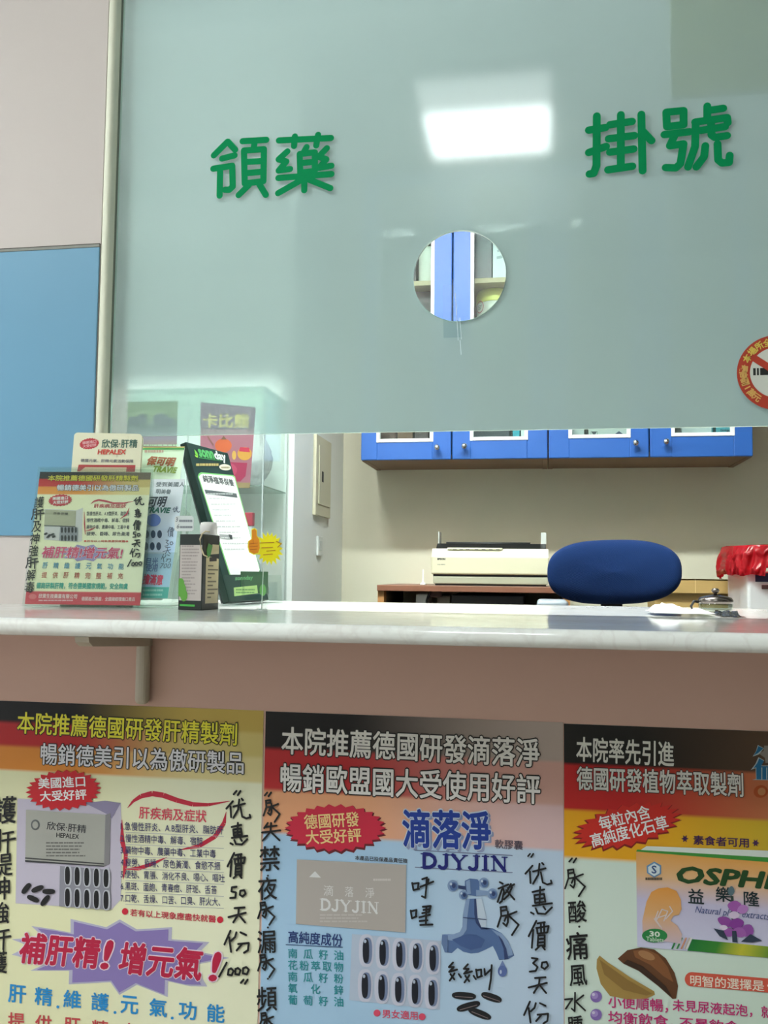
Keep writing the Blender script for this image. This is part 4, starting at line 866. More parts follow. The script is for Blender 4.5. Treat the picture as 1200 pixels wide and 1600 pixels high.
GFc = card(BFc.o.x, .176, .06, .33, 0, 0, ZC+.012); GFc.crop(170, 590, 4.286); F = GFc
gu1, gv1, gv0 = F.uv((508, 470)).x, F.uv((508, 470)).y, 0.0
t = thing('flyer', (F.o.x-.04, .17, ZC+.02), 'pale green flyer with a green top strip, rear tier of the brochure holder', 'flyer')
q = MB(); u0 = gu1-.084; m = grad_mat('green_flyer_print', [(0, (206, 232, 196)), (.5, (222, 238, 216)), (1, (226, 240, 232))])
q.obox(F.o+F.ex*u0-F.n*.001, F.ex*.084, F.ey*gv1, F.n*.0006, mat('flyer_edge', (226, 234, 240), .6)); q.face([F.at(u0, 0, 0), F.at(gu1, 0, 0), F.at(gu1, gv1, 0), F.at(u0, gv1, 0)], m, uv=[(0, 1), (1, 1), (1, 0), (0, 0)]); q.build('sheet', t)
v0, v1 = F.uv((480, 484)).y, F.uv((480, 462)).y
q = MB(); F.raw(q, [(u0, v0), (gu1, v0), (gu1, v1), (u0, v1)], (84, 160, 84), 1); F.raw(q, [(u0, v1), (gu1, v1), (gu1, gv1), (u0, gv1)], (232, 206, 130), 1); F.bars(q, 236, 442, 480, 466, 1, (190, 226, 186), 2, th=.4, seed=4); q.build('green_strip', t)
q = MB(); F.text(q, '保可明', (262, 556), (446, 566), 56, (150, 84, 40), 2, bold=.05, shear=.2); F.text(q, 'TRAVIE', (300, 612), (456, 622), 36, (120, 150, 40), 2, bold=.05, shear=.2); F.bars(q, 240, 480, 400, 508, 1, (180, 150, 130), 2, th=.6, seed=6); q.build('title', t)

# tall dark green brochure stand facing right
TF = card(-0.5161, 0.2748, 1.4239, 0.3192, 0.1537, 0.2987); TF.crop(220, 670, 5); F = TF; W_, H_ = .1537, .2987
t = thing('brochure_stand', (TF.o.x, .33, ZC), 'tall dark green brochure stand with a white printed panel, tilted beside the yellow starburst', 'brochure stand')
dark_green = mat('dark_green_card', (24, 52, 44), .45)
q = MB(); q.obox(F.o+F.ex*0+F.ey*.008-F.n*.013, F.ex*W_, F.ey*(H_-.008), F.n*.013, dark_green, .001); q.obox(F.o+F.ey*.010-F.n*.016, F.ex*W_*.98, F.ey*(H_-.015), F.n*.0022, mat('grey_card', (96, 104, 102), .5)); q.build('card_stack', t)
q = MB(); F.poly(q, [(470, 340), (716, 362), (734, 372), (930, 1100), (918, 1140), (690, 1140), (444, 372), (452, 350)], (122, 196, 110), 1); F.poly(q, [(480, 352), (712, 372), (728, 384), (926, 1100), (914, 1140), (698, 1140), (452, 376), (462, 360)], (244, 246, 242), 2); b = q.build('white_panel', t)
q = MB()
F.text(q, '純淨植萃保養', (482, 388), (722, 424), 46, (90, 94, 92), 3, bold=.03); F.poly(q, [(494, 476), (744, 506), (752, 540), (504, 508)], (84, 92, 90), 3); F.bars(q, 512, 498, 730, 522, 1, (190, 196, 192), 4, th=.4, seed=3)
for k in range(10):
    y = 545+k*44; xa = 530+(y-545)*.30; F.bars(q, xa, y-9, xa+215, y+9, 1, (196, 200, 196), 3, th=.55, ragged=.4, seed=20+k)
F.poly(q, [(610, 824), (708, 832), (712, 866), (618, 858)], (150, 154, 152), 3); F.poly(q, [(680, 826), (708, 832), (712, 866), (690, 860)], (50, 56, 54), 4)
q.build('panel_lettering', b)
q = MB(); F.text(q, 'sonn', (452, 188), (566, 208), 44, (86, 170, 96), 2, bold=.05); F.text(q, 'day', (574, 214), (660, 230), 66, (206, 214, 208), 3, bold=.04); F.poly(q, [(416, 160), (440, 190), (446, 214), (424, 200)], (120, 196, 70), 2); F.poly(q, [(420, 204), (446, 216), (440, 226), (424, 218)], (150, 210, 70), 2)
F.poly(q, [(450, 222), (630, 250), (630, 254), (450, 228)], (70, 150, 84), 2); F.bars(q, 430, 262, 610, 300, 1, (176, 160, 96), 2, th=.5, ragged=.01, seed=2); F.ell(q, 656, 302, 46, 24, (216, 214, 190), 2, rot=.1); F.bars(q, 626, 294, 690, 314, 1, (140, 130, 96), 3, th=.6, ragged=.01); q.build('brand_lettering', t)
# pocket, a little in front of the panel, with its clear foot
PKo = TF.o + TF.n*.020; PK = Face(PKo, TF.ex, Vector((0, 0, 1))); PK.crop(220, 670, 5)
pu = [PK.uv(p) for p in ((694, 1334), (992, 1328), (976, 1116), (692, 1128))]
um0, um1, vm0, vm1 = max(pu[0].x, 0.0), max(pu[1].x, pu[2].x), max(.014, min(pu[0].y, pu[1].y)), max(pu[2].y, pu[3].y)
q = MB(); q.obox(PK.at(um0, vm0, 0)-PK.n*.002, PK.ex*(um1-um0), Vector((0, 0, vm1-vm0)), PK.n*.002, mat('pocket_green', (30, 74, 44), .4), .0005); b = q.build('pocket', t)
q = MB(); F = PK; F.text(q, 'sonnday', (736, 1172), (872, 1166), 40, (86, 150, 96), 2, bold=.04); F.poly(q, [(724, 1240), (905, 1222), (912, 1284), (728, 1308)], (150, 186, 110), 2); F.bars(q, 740, 1246, 892, 1290, 2, (86, 130, 70), 3, th=.5, ragged=.05, seed=9); F.ell(q, 950, 1260, 26, 46, (74, 136, 60), 2); q.build('pocket_lettering', b)
nh = Vector((TF.n.x, TF.n.y, 0)).normalized(); q = MB(); q.obox(TF.o-nh*.016+Vector((0, 0, .0004)), TF.ex*W_, Vector((0, 0, .003)), nh*.044, acrylic)
for u in (0.001, W_-.003):
    o = TF.o+TF.ex*u+Vector((0, 0, .003)); q.prism([o-nh*.012, o+nh*.026, o+nh*.022+Vector((0, 0, .05)), o-nh*.030+Vector((0, 0, .05))][::-1], TF.ex*.002, acrylic)
q.build('clear_foot', t)

# small dark carton with a cord loop
bxo = Vector((-.5003, .10, ZC)); th = math.radians(83.5); e1 = Vector((math.cos(th), math.sin(th), 0)); e2 = Vector((-math.sin(th), math.cos(th), 0)); BW, BD, BH = .055, .0395, .1142
t = thing('carton', bxo, 'small black and green product carton with a beige cord loop, below the brochure stand', 'carton')
q = MB(); q.obox(bxo+Vector((0, 0, .0003)), e1*BW, e2*BD, Vector((0, 0, BH)), mat('carton_black', (26, 34, 30), .4), .0008); q.build('box', t)
RF = Face(bxo, e1, (0, 0, 1)); LF = Face(bxo+e2*BD, -e2, (0, 0, 1))
RF.crop(220, 670, 5); LF.crop(220, 670, 5)
q = MB(); LF.raw(q, [(.0015, .0145), (BD-.0015, .0145), (BD-.0015, .098), (.0015, .098)], (196, 184, 178), 1); LF.bars(q, 322, 905, 460, 1300, 16, (164, 152, 148), 2, th=.42, ragged=.5, seed=5)
LF.raw(q, [(.003, .006), (.028, .0055), (.028, .0085), (.003, .009)], (70, 170, 70), 1)
lf = [(LF.c[0]+x/5-44, 0) for x in (0,)]
for (u, v, ru, rv) in ((.006, .030, .0075, .011), (.010, .022, .006, .009), (.004, .040, .006, .008)): LF.raw(q, [(max(.0005, u+ru*math.cos(k*PI/8)), v+rv*math.sin(k*PI/8)) for k in range(16)], (96, 160, 60), 3)
q.build('side_print', t)
q = MB(); u0, u1 = .010, BW-.003
RF.raw(q, [(u0, .010), (u1, .010), (u1, .078), (u0+.004, .082), (u0, .078)], (216, 200, 156), 1); RF.raw(q, [(u0+.01, .084), (u1, .086), (u1, .100), (u0+.02, .100)], (206, 192, 150), 1); RF.raw(q, [(u0+.004, .078), (u0+.014, .084), (u0+.02, .098), (u0+.006, .101), (u0, .09)], (64, 140, 54), 2); RF.raw(q, [(u0+.010, .0735), (u1-.008, .0745), (u1-.008, .081), (u0+.010, .080)], (50, 44, 36), 3)
for k in range(9): RF.raw(q, [(u0+.006, .018+k*.006), (u0+.012+.022*((k*7) % 5)/4+.006, .018+k*.006), (u0+.012+.022*((k*7) % 5)/4+.006, .0202+k*.006), (u0+.006, .0202+k*.006)], (120, 108, 80), 2)
q.build('front_print', t)
q = MB(); cl = [P(x/5+220, y/5+670, .094) for x, y in ((540, 806), (505, 800), (478, 822), (462, 862), (470, 930), (492, 985), (520, 1000))]; q.tube(cl, .0011, mat('beige_cord', (214, 196, 160), .7), 6); q.build('cord_loop', t)
# white capped bottle behind it
c = P(326, 830, .170); t = thing('bottle', (c.x, .170, ZC), 'small bottle with a white cap peeping over the dark carton', 'bottle'); zt = P(326, 816, .170).z
q = MB(); q.lathe((c.x, .170, ZC+.0003), [(.0125, 0), (.0132, .003), (.0132, .09), (.011, zt-ZC-.024)], mat('bottle_amber', (70, 52, 34), .3), 24); q.build('body', t)
q = MB(); q.lathe((c.x, .170, ZC), [(.0134, zt-ZC-.0235), (.0138, zt-ZC-.006), (.0125, zt-ZC-.001), (.009, zt-ZC)], mat('white_cap', (240, 234, 230), .4), 24); q.build('cap', t)
# small clear price sign
c = P(287, 818, .168); t = thing('price_sign', (c.x, .168, ZC), 'tiny white price sign with rounded corners behind the dark carton', 'price sign')
SF = Face((c.x, .168, ZC), (1, .05, 0), (0, 0, 1)); SF.crop(220, 670, 5); F = SF
q = MB(); u0, v0, u1, v1 = F.uv((262, 800)).x, F.uv((262, 800)).y, F.uv((414, 675)).x, F.uv((414, 680)).y; r = .003
pts = [(u1-r, v0), (u1, v0+r), (u1, v1-r), (u1-r, v1), (u0+r, v1), (u0, v1-r), (u0, v0+r), (u0+r, v0)]; q.prism([F.o+F.ex*u+F.ey*v for u, v in pts], -F.n*-.001 if False else F.n*-.001, mat('sign_white', (226, 230, 228), .4)); q.obox(F.o+F.ex*((u0+u1)/2-.003)-F.n*.0016+Vector((0, 0, .0003)), F.ex*.006, Vector((0, 0, v0+.006)), F.n*.0006, acr_edge); q.obox(F.o+F.ex*((u0+u1)/2-.010)-F.n*.010+Vector((0, 0, .0002)), F.ex*.020, Vector((0, 0, .001)), F.n*.018, acr_edge); q.build('plate', t)
q = MB(); F.text(q, '3', (272, 710), (290, 708), 34, (80, 84, 96), 1, shear=.2); F.bars(q, 300, 702, 404, 736, 1, (140, 144, 150), 1, th=.5, ragged=.01, seed=4); F.text(q, '6', (282, 762), (300, 762), 34, (80, 84, 96), 1, shear=.2); F.bars(q, 306, 752, 404, 784, 1, (140, 144, 150), 1, th=.5, ragged=.01, seed=7); q.build('lettering', t)
# yellow starburst price tag on a thin clear stem
YS = .165; c = P(420, 856, YS); t = thing('price_tag', (c.x, YS, ZC), 'bright yellow starburst price tag with an orange pointing hand', 'price tag')
SF = Face((c.x, YS, c.z), (1, .03, 0), (0, 0, 1)); SF.crop(220, 670, 5); F = SF
ys = mat('fluorescent_yellow', (252, 236, 0), .5)
q = MB(); ce = F.uv((1005, 935)); Rr = (F.uv((1115, 935))-ce).length; ring = []
rs = random.Random(4)
for i in range(36): ring.append(ce + Vector((math.cos(2*PI*i/36), math.sin(2*PI*i/36)*1.22))*Rr*((1.0+rs.uniform(-.06, .08)) if i % 2 == 0 else .74))
q.prism([F.at(w.x, w.y, -2) for w in ring], F.n*-.0006, mat('tag_border', (244, 244, 150), .5)); q.prism([F.at(ce.x+(w.x-ce.x)*.94, ce.y+(w.y-ce.y)*.94, 0) for w in ring], F.n*-.0003, ys); q.build('starburst', t)
q = MB(); HN = [(868, 792), (888, 782), (904, 796), (906, 838), (926, 866), (930, 930), (918, 968), (884, 978), (852, 960), (842, 920), (846, 878), (868, 862)]
F.poly(q, [(x+(x-886)*.18, y+(y-884)*.08) for x, y in HN], (252, 240, 60), 1); F.poly(q, HN, (240, 150, 20), 2)
for a, b in (((878, 868), (880, 900)), ((852, 900), (914, 892)), ((852, 922), (914, 916)), ((856, 944), (910, 940))): F.stroke(q, [a, b], 4, (200, 96, 10), 3)
q.build('hand_emblem', t)
q = MB()
for s in ([(930, 892), (1040, 888)], [(946, 930), (1030, 926)], [(1060, 880), (1100, 898), (1070, 925)], [(985, 955), (1050, 950)], [(960, 985), (1030, 978)]): F.stroke(q, s, 7, (206, 150, 20), 2)
q.build('marks', t)
q = MB(); zc = F.o.z; q.tube([(c.x-.008, YS+.001, zc-.01), (c.x-.010, YS+.001, ZC+.001)], .0007, acr_edge, 6); q.box((c.x-.016, YS-.004, ZC+.0003), (c.x-.004, YS+.008, ZC+.0015), acr_edge); q.build('stem', t)

# ================================================================ THINGS ON THE RIGHT OF THE COUNTER
def crumple(x0, x1, y0, y1, z, h, m, seed, name, nx=26, ny=14, parent=None, prof=None):
    rnd = random.Random(seed); from mathutils import noise
    q = MB(); vs = []
    for j in range(ny+1):
        for i in range(nx+1):
            u, v = i/nx, j/ny; n1 = noise.noise(Vector((u*4+seed, v*3, 1.3))); n2 = noise.noise(Vector((u*11, v*8+seed, 4.1)))
            e = min(1, 5*u, 5*(1-u))*min(1, 4*v, 4*(1-v)); e = max(0, e)
            hh = h*(prof(u) if prof else 1)*(.55+.75*n1+.35*n2)*e
            wob = .006*noise.noise(Vector((u*5, v*5, seed)))
            vs.append((x0+(x1-x0)*u+wob, y0+(y1-y0)*v+wob*1.5+.004*math.sin(u*9), z+max(.0006, hh)))
    fs = [[j*(nx+1)+i, j*(nx+1)+i+1, (j+1)*(nx+1)+i+1, (j+1)*(nx+1)+i] for j in range(ny) for i in range(nx)]
    q.mesh(vs, fs, m, smooth=True); q.mesh([(a, b, c-.0004) for a, b, c in vs], [f[::-1] for f in fs], m, smooth=True)
    return q.build(name, parent)
a, b = P(1018, 950, .22), P(1104, 950, .22)
o = crumple(a.x, b.x+.008, .19, .30, ZC+.0045, .016, mat('tissue_paper', (232, 230, 226), .8), 3, 'crumpled_napkin', prof=lambda u: 1.05-.55*u); tag(o, 'crumpled white paper napkin lying on the marble counter', 'napkin')
a, b = P(1040, 957, .20), P(1160, 957, .20)
o = crumple(a.x+.08, b.x+.004, .19, .31, ZC+.0006, .009, clear('wrapper_film', (126, 112, 96), .12, .06), 9, 'plastic_wrapper'); tag(o, 'thin clear plastic wrapper beside the white napkin', 'wrapper')
# glass jar with a steel lid
c = P(1118, 940, .40); R0 = .5*(P(1146, 940, .4).x-P(1091, 940, .4).x); cx, cy = c.x, .40
zl = P(1118, 940, .40).z; zk = P(1118, 919, .40).z
t = thing('lidded_pot', (cx, cy, ZC), 'small round glass pot with a steel lid, knob and black handle behind the napkin', 'pot')
steel = mat('brushed_steel', (112, 104, 100), .24, metal=1.0)
q = MB(); q.lathe((cx, cy, ZC+.0004), [(R0*.8, 0), (R0*.95, .003), (R0*.97, zl-ZC-.003), (R0*.93, zl-ZC-.002), (R0*.9, .004), (.002, .0035)], clear('pot_glass', (226, 232, 228), .03, .02), 36); q.build('glass_body', t)
q = MB(); hk = zk-zl; q.lathe((cx, cy, zl), [(R0*.9, -.004), (R0*.98, -.003), (R0*1.0, 0), (R0*1.0, hk*.12), (R0*.9, hk*.3), (R0*.6, hk*.42), (R0*.25, hk*.5), (.002, hk*.52)], steel, 40); q.build('lid', t)
q = MB(); q.lathe((cx, cy, zl+hk*.5), [(R0*.1, 0), (R0*.09, hk*.12), (R0*.2, hk*.2), (R0*.24, hk*.34), (R0*.16, hk*.48), (.001, hk*.5)], steel, 20); q.build('knob', t)
q = MB(); q.tube([(cx-R0*.9, cy, zl-.001), (cx-R0*1.25, cy-.004, zl), (cx-R0*1.42, cy-.004, zl-.008), (cx-R0*1.32, cy-.003, zl-.017), (cx-R0*.93, cy, zl-.013)], .0024, mat('black_plastic', (20, 20, 20), .35), 10); q.build('handle', t)

# ================================================================ THE DISPENSARY BEHIND THE GLASS
ZI = 0.30            # raised floor
blue_lam = mat('blue_laminate', (36, 92, 170), .42, vary=.02, vscale=40)
brown_ply = mat('brown_board', (140, 114, 92), .6, vary=.05, vscale=12)
white_trim = mat('white_trim', (240, 244, 244), .4)
pane_clear = clear('cabinet_glass', (236, 244, 242), .03, .02)
ZB = P(600, 719, YF).z; ZT = 2.56
ZS = P(680, 437, YF+.03).z; ZS2 = 1.86
def cabinet(pl, pr, pm, wins, knobs, label):
    xl, xr, xm = P(pl, 715, YF).x, P(pr, 715, YF).x, P(pm, 715, YF).x
    t = thing('wall_cabinet', ((xl+xr)/2, YF+.16, ZB), label, 'cabinet', None)
    q = MB(); y0, y1 = YF+.022, YB-.001
    q.box((xl, y0, ZB), (xl+.018, y1, ZT), brown_ply, .001); q.box((xr-.018, y0, ZB), (xr, y1, ZT), brown_ply, .001)
    q.box((xl+.018, y0, ZB+.002), (xr-.018, y1, ZB+.02), brown_ply); q.box((xl+.018, y0, ZT-.018), (xr-.018, y1, ZT), brown_ply)
    q.box((xl+.018, y1-.008, ZB+.02), (xr-.018, y1, ZT-.018), mat('dark_back_board', (70, 62, 60), .7)); q.build('body', t)
    for z in (ZS, ZS2):
        q = MB(); q.box((xl+.019, YF+.035, z-.018), (xr-.019, y1-.009, z), mat('shelf_board', (196, 176, 140), .55), .001); q.build('shelf', t)
    for (a, b), (w0, w1, wy), kn in (((xl+.001, xm-.002), wins[0], knobs[0]), ((xm+.002, xr-.001), wins[1], knobs[1])):
        wa, wb = P(w0, wy, YF).x, P(w1, wy, YF).x; wz = P((w0+w1)/2, wy, YF).z; wt = ZT-.06
        q = MB(); z0 = ZB+.001
        q.box((a, YF, z0), (wa+.004, YF+.02, ZT), blue_lam, .003); q.box((wb-.004, YF, z0), (b, YF+.02, ZT), blue_lam, .003)
        q.box((wa+.003, YF+.0002, z0), (wb-.003, YF+.0198, wz+.004), blue_lam, .002); q.box((wa+.003, YF+.0002, wt-.004), (wb-.003, YF+.0198, ZT), blue_lam, .002)
        d = q.build('door', t)
        q = MB(); f = .0125; yf = YF-.003
        q.box((wa, yf, wz), (wa+f, YF+.018, wt), white_trim, .0015); q.box((wb-f, yf, wz), (wb, YF+.018, wt), white_trim, .0015)
        q.box((wa+f, yf, wz), (wb-f, YF+.018, wz+f), white_trim, .0015); q.box((wa+f, yf, wt-f), (wb-f, YF+.018, wt), white_trim, .0015); q.build('window_frame', d)
        q = MB(); q.box((wa+f-.001, YF+.008, wz+f-.001), (wb-f+.001, YF+.011, wt-f+.001), pane_clear); q.build('pane', d)
        k = P(kn[0], kn[1], YF-.02); q = MB()
        q.lathe((k.x, YF, k.z), [(.0065, 0), (.0045, .004), (.004, .012), (.008, .017), (.0105, .022), (.010, .028), (.006, .032), (.001, .033)], mat('chrome', (210, 212, 216), .15, metal=1.0), 20, axis=(0, -1, 0)); q.build('knob', d)
    return t
cabinet(563.5, 856, 705.5, ((588, 677, 691), (734, 825, 688)), ((683, 699), (725.5, 697)), 'blue wall cabinet with glazed doors, the left unit on the back wall')
cabinet(857, 1177.3, 1015, ((888, 985.5, 684.5), (1048.5, 1148, 681.5)), ((993.5, 692), (1041, 690)), 'blue wall cabinet with glazed doors, the right unit on the back wall')
def carton(p0, p1, yt, Y, depth, zb, c, label, h=None, name='medicine_box', cat='box', rough=.5):
    a, b = P(p0, yt, Y), P(p1, yt, Y); zt = zb+h if h else a.z
    q = MB(); q.box((a.x, Y, zb+.0005), (b.x, Y+depth, zt), mat('carton_%d_%d_%d' % tuple(c), c, rough), .002)
    return tag(q.build(name), label, cat), a.x, b.x
Z0 = ZB+.02
carton(594, 618, 690, 2.02, .14, Z0, (92, 62, 50), 'brown medicine box at the left of the leftmost glazed door', .24)
carton(621, 645, 690, 2.03, .14, Z0, (120, 84, 62), 'tan brown medicine box in the middle of the leftmost glazed door', .20)
carton(648, 670, 690, 2.02, .14, Z0, (78, 58, 54), 'dark brown medicine box at the right of the leftmost glazed door', .22)
carton(740, 796, 690, 2.06, .14, Z0, (76, 78, 84), 'dark grey medicine box behind the second glazed door', .24)
carton(801, 812, 690, 2.0, .14, Z0, (40, 168, 190), 'narrow turquoise medicine box behind the second glazed door', .18)
o, xa, xb = carton(814, 822, 690, 2.0, .12, Z0, (236, 240, 240), 'narrow white medicine box beside the turquoise one', .16)
carton(893, 913, 688, 2.02, .14, Z0, (240, 242, 240), 'white medicine box at the left of the third glazed door', .22)
carton(914.5, 917.5, 688, 2.02, .13, Z0, (40, 40, 44), 'thin black box wedged between two pale boxes', .2)
# shipping box with handling marks
o, xa, xb = carton(919, 983, 688, 2.03, .15, Z0, (218, 220, 214), 'pale shipping box with a glass mark and an up arrow', .26)
MF = Face((xa, 2.03-.0002, Z0), (1, 0, 0), (0, 0, 1)); q = MB(); MF.crop(660, 640, 3.75); F = MF
for k, c in ((1, (60, 64, 72)), (2, (218, 220, 214))): F.rect(q, 984+k*2, 126+k*2, 1028-k*2, 152, c, k)
F.poly(q, [(990, 130), (1022, 130), (1012, 146), (1000, 146)], (50, 54, 60), 3); F.rect(q, 1003, 146, 1009, 152, (50, 54, 60), 3); q.build('fragile_mark', o); q = MB(); F.poly(q, [(1152, 126), (1182, 148), (1122, 148)], (60, 70, 96), 1); F.rect(q, 1142, 148, 1162, 158, (60, 70, 96), 1); q.build('arrow_mark', o)
carton(1053, 1064, 686, 2.04, .14, Z0, (150, 150, 146), 'narrow grey medicine box behind the rightmost glazed door', .2)
carton(1065, 1112, 686, 2.02, .14, Z0, (238, 240, 238), 'wide white medicine box behind the rightmost glazed door', .22)
o, xa, xb = carton(1114, 1143, 686, 2.01, .14, Z0, (96, 186, 198), 'turquoise medicine box with a dark green end behind the rightmost glazed door', .2)
MF = Face((xa, 2.01-.0002, Z0), (1, 0, 0), (0, 0, 1)); q = MB(); MF.crop(940, 640, 4.615); F = MF
F.rect(q, 802, 100, 824, 172, (20, 60, 60), 1); F.text(q, 'Ginkgo', (856, 151), (928, 150), 20, (20, 66, 90), 1, bold=.03); q.build('box_print', o)
# seen through the hole
carton(640, 650.5, 372, 2.06, .12, ZS, (70, 66, 68), 'dark box on the upper shelf at the left edge of the speaking hole', .2)
q = MB(); a, b = P(651.5, 430, 2.04), P(690, 430, 2.04); R0 = (b.x-a.x)/2
q.lathe((a.x+R0, 2.04+R0, ZS+.0005), [(R0*.94, 0), (R0, .004), (R0, .13), (R0*.96, .14), (R0*.8, .146), (.001, .148)], mat('white_tub', (240, 240, 226), .4), 32); tag(q.build('medicine_tub'), 'round white tub on the upper shelf left of the blue door stiles', 'tub')
carton(741, 769, 372, 2.05, .12, ZS, (58, 54, 64), 'near black box on the upper shelf right of the blue door stiles', .2, rough=.3)
o, xa, xb = carton(770, 812, 372, 2.04, .12, ZS, (232, 238, 240), 'white box with grey marks on the upper shelf at the right of the speaking hole', .19)
MF = Face((xa, 2.04-.0002, ZS), (1, 0, 0), (0, 0, 1)); q = MB(); MF.crop(640, 350, 7.5); F = MF
F.poly(q, [(1025, 310), (1060, 290), (1075, 320), (1030, 330)], (170, 178, 186), 1); F.poly(q, [(1020, 380), (1090, 366), (1090, 400), (1022, 412)], (176, 184, 190), 1); q.build('grey_marks', o)
carton(640, 677, 444, 2.05, .14, ZS2, (52, 44, 48), 'dark box under the upper shelf left of the blue door stiles', .285)
a, b = P(739, 480, 2.05), P(800, 480, 2.05); R0 = (b.x-a.x)/2; cx, cy = a.x+R0+.006, 2.05+R0; zt, zl = P(768, 447, 2.08).z, P(768, 469, 2.05).z
t = thing('medicine_tub', (cx, cy, ZS2), 'white tub with a pale yellow lid and red ring emblem seen through the hole', 'tub')
q = MB(); q.lathe((cx, cy, ZS2+.0005), [(R0*.9, 0), (R0*.94, .004), (R0*.97, zl-ZS2)], mat('white_tub', (240, 240, 226), .4), 36); q.build('tub_body', t)
q = MB(); q.lathe((cx, cy, zl), [(R0*.98, 0), (R0*1.0, .003), (R0*.99, (zt-zl)*.5), (R0*.9, (zt-zl)*.8), (R0*.7, (zt-zl)*.97), (.001, zt-zl)], mat('yellow_lid', (236, 232, 120), .4), 36); q.build('lid', t)
q = MB(); ex, ez = P(746, 477, cy-R0).x, P(746, 477, cy-R0).z; m = mat('emblem_red', (186, 40, 60), .4)
def wrap(dx, dz): a = (ex+dx-cx)/R0; return (cx+R0*1.003*math.sin(a), cy-R0*1.003*math.cos(a), ez+dz)
for i in range(24):
    a, b = 2*PI*i/24, 2*PI*(i+1)/24
    q.face([wrap(.017*math.cos(a), .02*math.sin(a)), wrap(.0195*math.cos(a), .023*math.sin(a)), wrap(.0195*math.cos(b), .023*math.sin(b)), wrap(.017*math.cos(b), .02*math.sin(b))], m)
for k in range(3): q.face([wrap(-.01+.0 , .004-k*.006), wrap(.012-.003*k, .004-k*.006), wrap(.012-.003*k, .0065-k*.006), wrap(-.01, .0065-k*.006)], mat('emblem_grey', (96, 100, 110), .4))
q.build('ring_emblem', t)

# breaker box and switch on the side wall
XS = -0.767
t = thing('breaker_panel', (XS, 1.92, 1.45), 'narrow cream breaker panel on the pale side wall behind the counter', 'breaker panel')
pm = mat('panel_cream', (206, 204, 178), .45)
q = MB(); q.box((XS+.0003, 1.80, 1.306), (XS+.012, 2.02, 1.583), pm, .002); q.build('case', t)
q = MB(); q.box((XS+.012, 1.835, 1.345), (XS+.015, 2.0, 1.550), pm, .001); d = q.build('door', t)
q = MB(); q.box((XS+.015, 1.868, 1.425), (XS+.0175, 1.888, 1.462), mat('black_plastic', (20, 20, 20), .35), .001); q.build('latch', d)
t = thing('wall_switch', (XS, 1.89, 1.2), 'small white switch plate under the breaker panel', 'switch')
q = MB(); q.box((XS+.0003, 1.862, 1.168), (XS+.008, 1.925, 1.236), mat('switch_white', (224, 230, 226), .4), .002); q.build('plate', t)
q = MB(); q.box((XS+.008, 1.878, 1.186), (XS+.010, 1.91, 1.22), mat('switch_grey', (190, 198, 196), .4), .001); q.build('rocker', t)

# glass display cabinet at the left
YD = 1.29; xL, xM, xR = P(175, 700, YD).x-.06, P(293, 700, YD).x, P(412, 700, YD).x; zT = P(300, 606, YD).z
t = thing('display_cabinet', ((xL+xR)/2, 1.42, ZI), 'clear sided display cabinet with a white inside standing behind the stands', 'cabinet')
wh = mat('cabinet_white', (232, 238, 236), .5)
q = MB(); q.box((xL, YD+.004, ZI), (xR, 1.555, 0.92), wh, .002); q.build('base', t)
q = MB(); q.box((xL+.004, 1.545, .92), (xR-.004, 1.556, zT), wh); q.build('back_panel', t)
q = MB(); q.box((xL, YD, .92), (xM-.001, YD+.004, zT), acrylic); q.build('glass_door', t)
q = MB(); q.box((xM+.001, YD, .92), (xR-.004, YD+.004, zT), acrylic); q.build('glass_door', t)
q = MB(); q.box((xR-.004, YD, .92), (xR, 1.556, zT), acrylic); q.build('side_glass', t)
q = MB(); q.box((xL, YD, zT-.004), (xR, 1.556, zT), clear('top_glass', (226, 236, 232), .05, .06)); q.build('top', t)
grey_edge = mat('grey_glass_edge', (150, 164, 162), .3)
q = MB(); q.box((xM-.0015, YD-.001, .92), (xM+.0015, YD+.002, zT), grey_edge); q.build('door_gap', t)
q = MB(); q.box((xR-.003, YD-.001, .92), (xR+.0015, YD+.003, zT), grey_edge); q.build('corner_edge', t)
zs = P(412, 757, YD).z; q = MB(); q.box((xL+.002, YD+.012, zs-.004), (xR-.005, 1.544, zs), clear('shelf_glass', (216, 226, 222), .05, .15)); q.build('glass_shelf', t)
# notices taped to the cabinet
NF = Face((0, YD-.0006, 1.4), (1, 0, 0), (0, 0, 1)); NF.crop(170, 590, 4.286); F = NF
q0 = [F.uv(p) for p in ((110, 172), (462, 155), (455, 470), (104, 470))]
t = thing('notice', F.at(q0[2].x, q0[2].y, 0), 'green and grey printed notice on the left door of the display cabinet', 'notice')
q = MB(); u = sorted(w.x for w in q0); v = sorted(w.y for w in q0)
q.face([F.at(u[0], v[0], 0), F.at(u[3], v[0], 0), F.at(u[3], v[3], 0), F.at(u[0], v[3], 0)], grad_mat('green_notice_print', [(0, (86, 106, 74)), (.3, (104, 122, 86)), (.55, (84, 94, 94)), (.8, (104, 106, 114)), (1, (114, 104, 92))]), uv=[(0, 1), (1, 1), (1, 0), (0, 0)]); q.build('sheet', t)
q = MB()
for cx, cy, rx, ry in ((170, 290, 40, 30), (225, 275, 30, 34), (350, 280, 52, 40), (410, 300, 36, 30)): F.ell(q, cx, cy, rx, ry, (66, 72, 82), 1, sq=.8)
q.build('dark_figures', t)
t = thing('notice', F.at(.0, .0, 0), 'pink printed notice with yellow title characters on the right door of the display cabinet', 'notice')
q = MB(); F.poly(q, [(615, 165), (985, 200), (945, 740), (612, 735)], (128, 88, 98), 1); F.poly(q, [(615, 165), (985, 200), (975, 345), (614, 345)], (100, 78, 96), 2); q.build('sheet', t)
q = MB(); F.text(q, '卡比熊', (632, 288), (938, 290), 92, (176, 162, 92), 3, bold=.03); q.build('title', t)
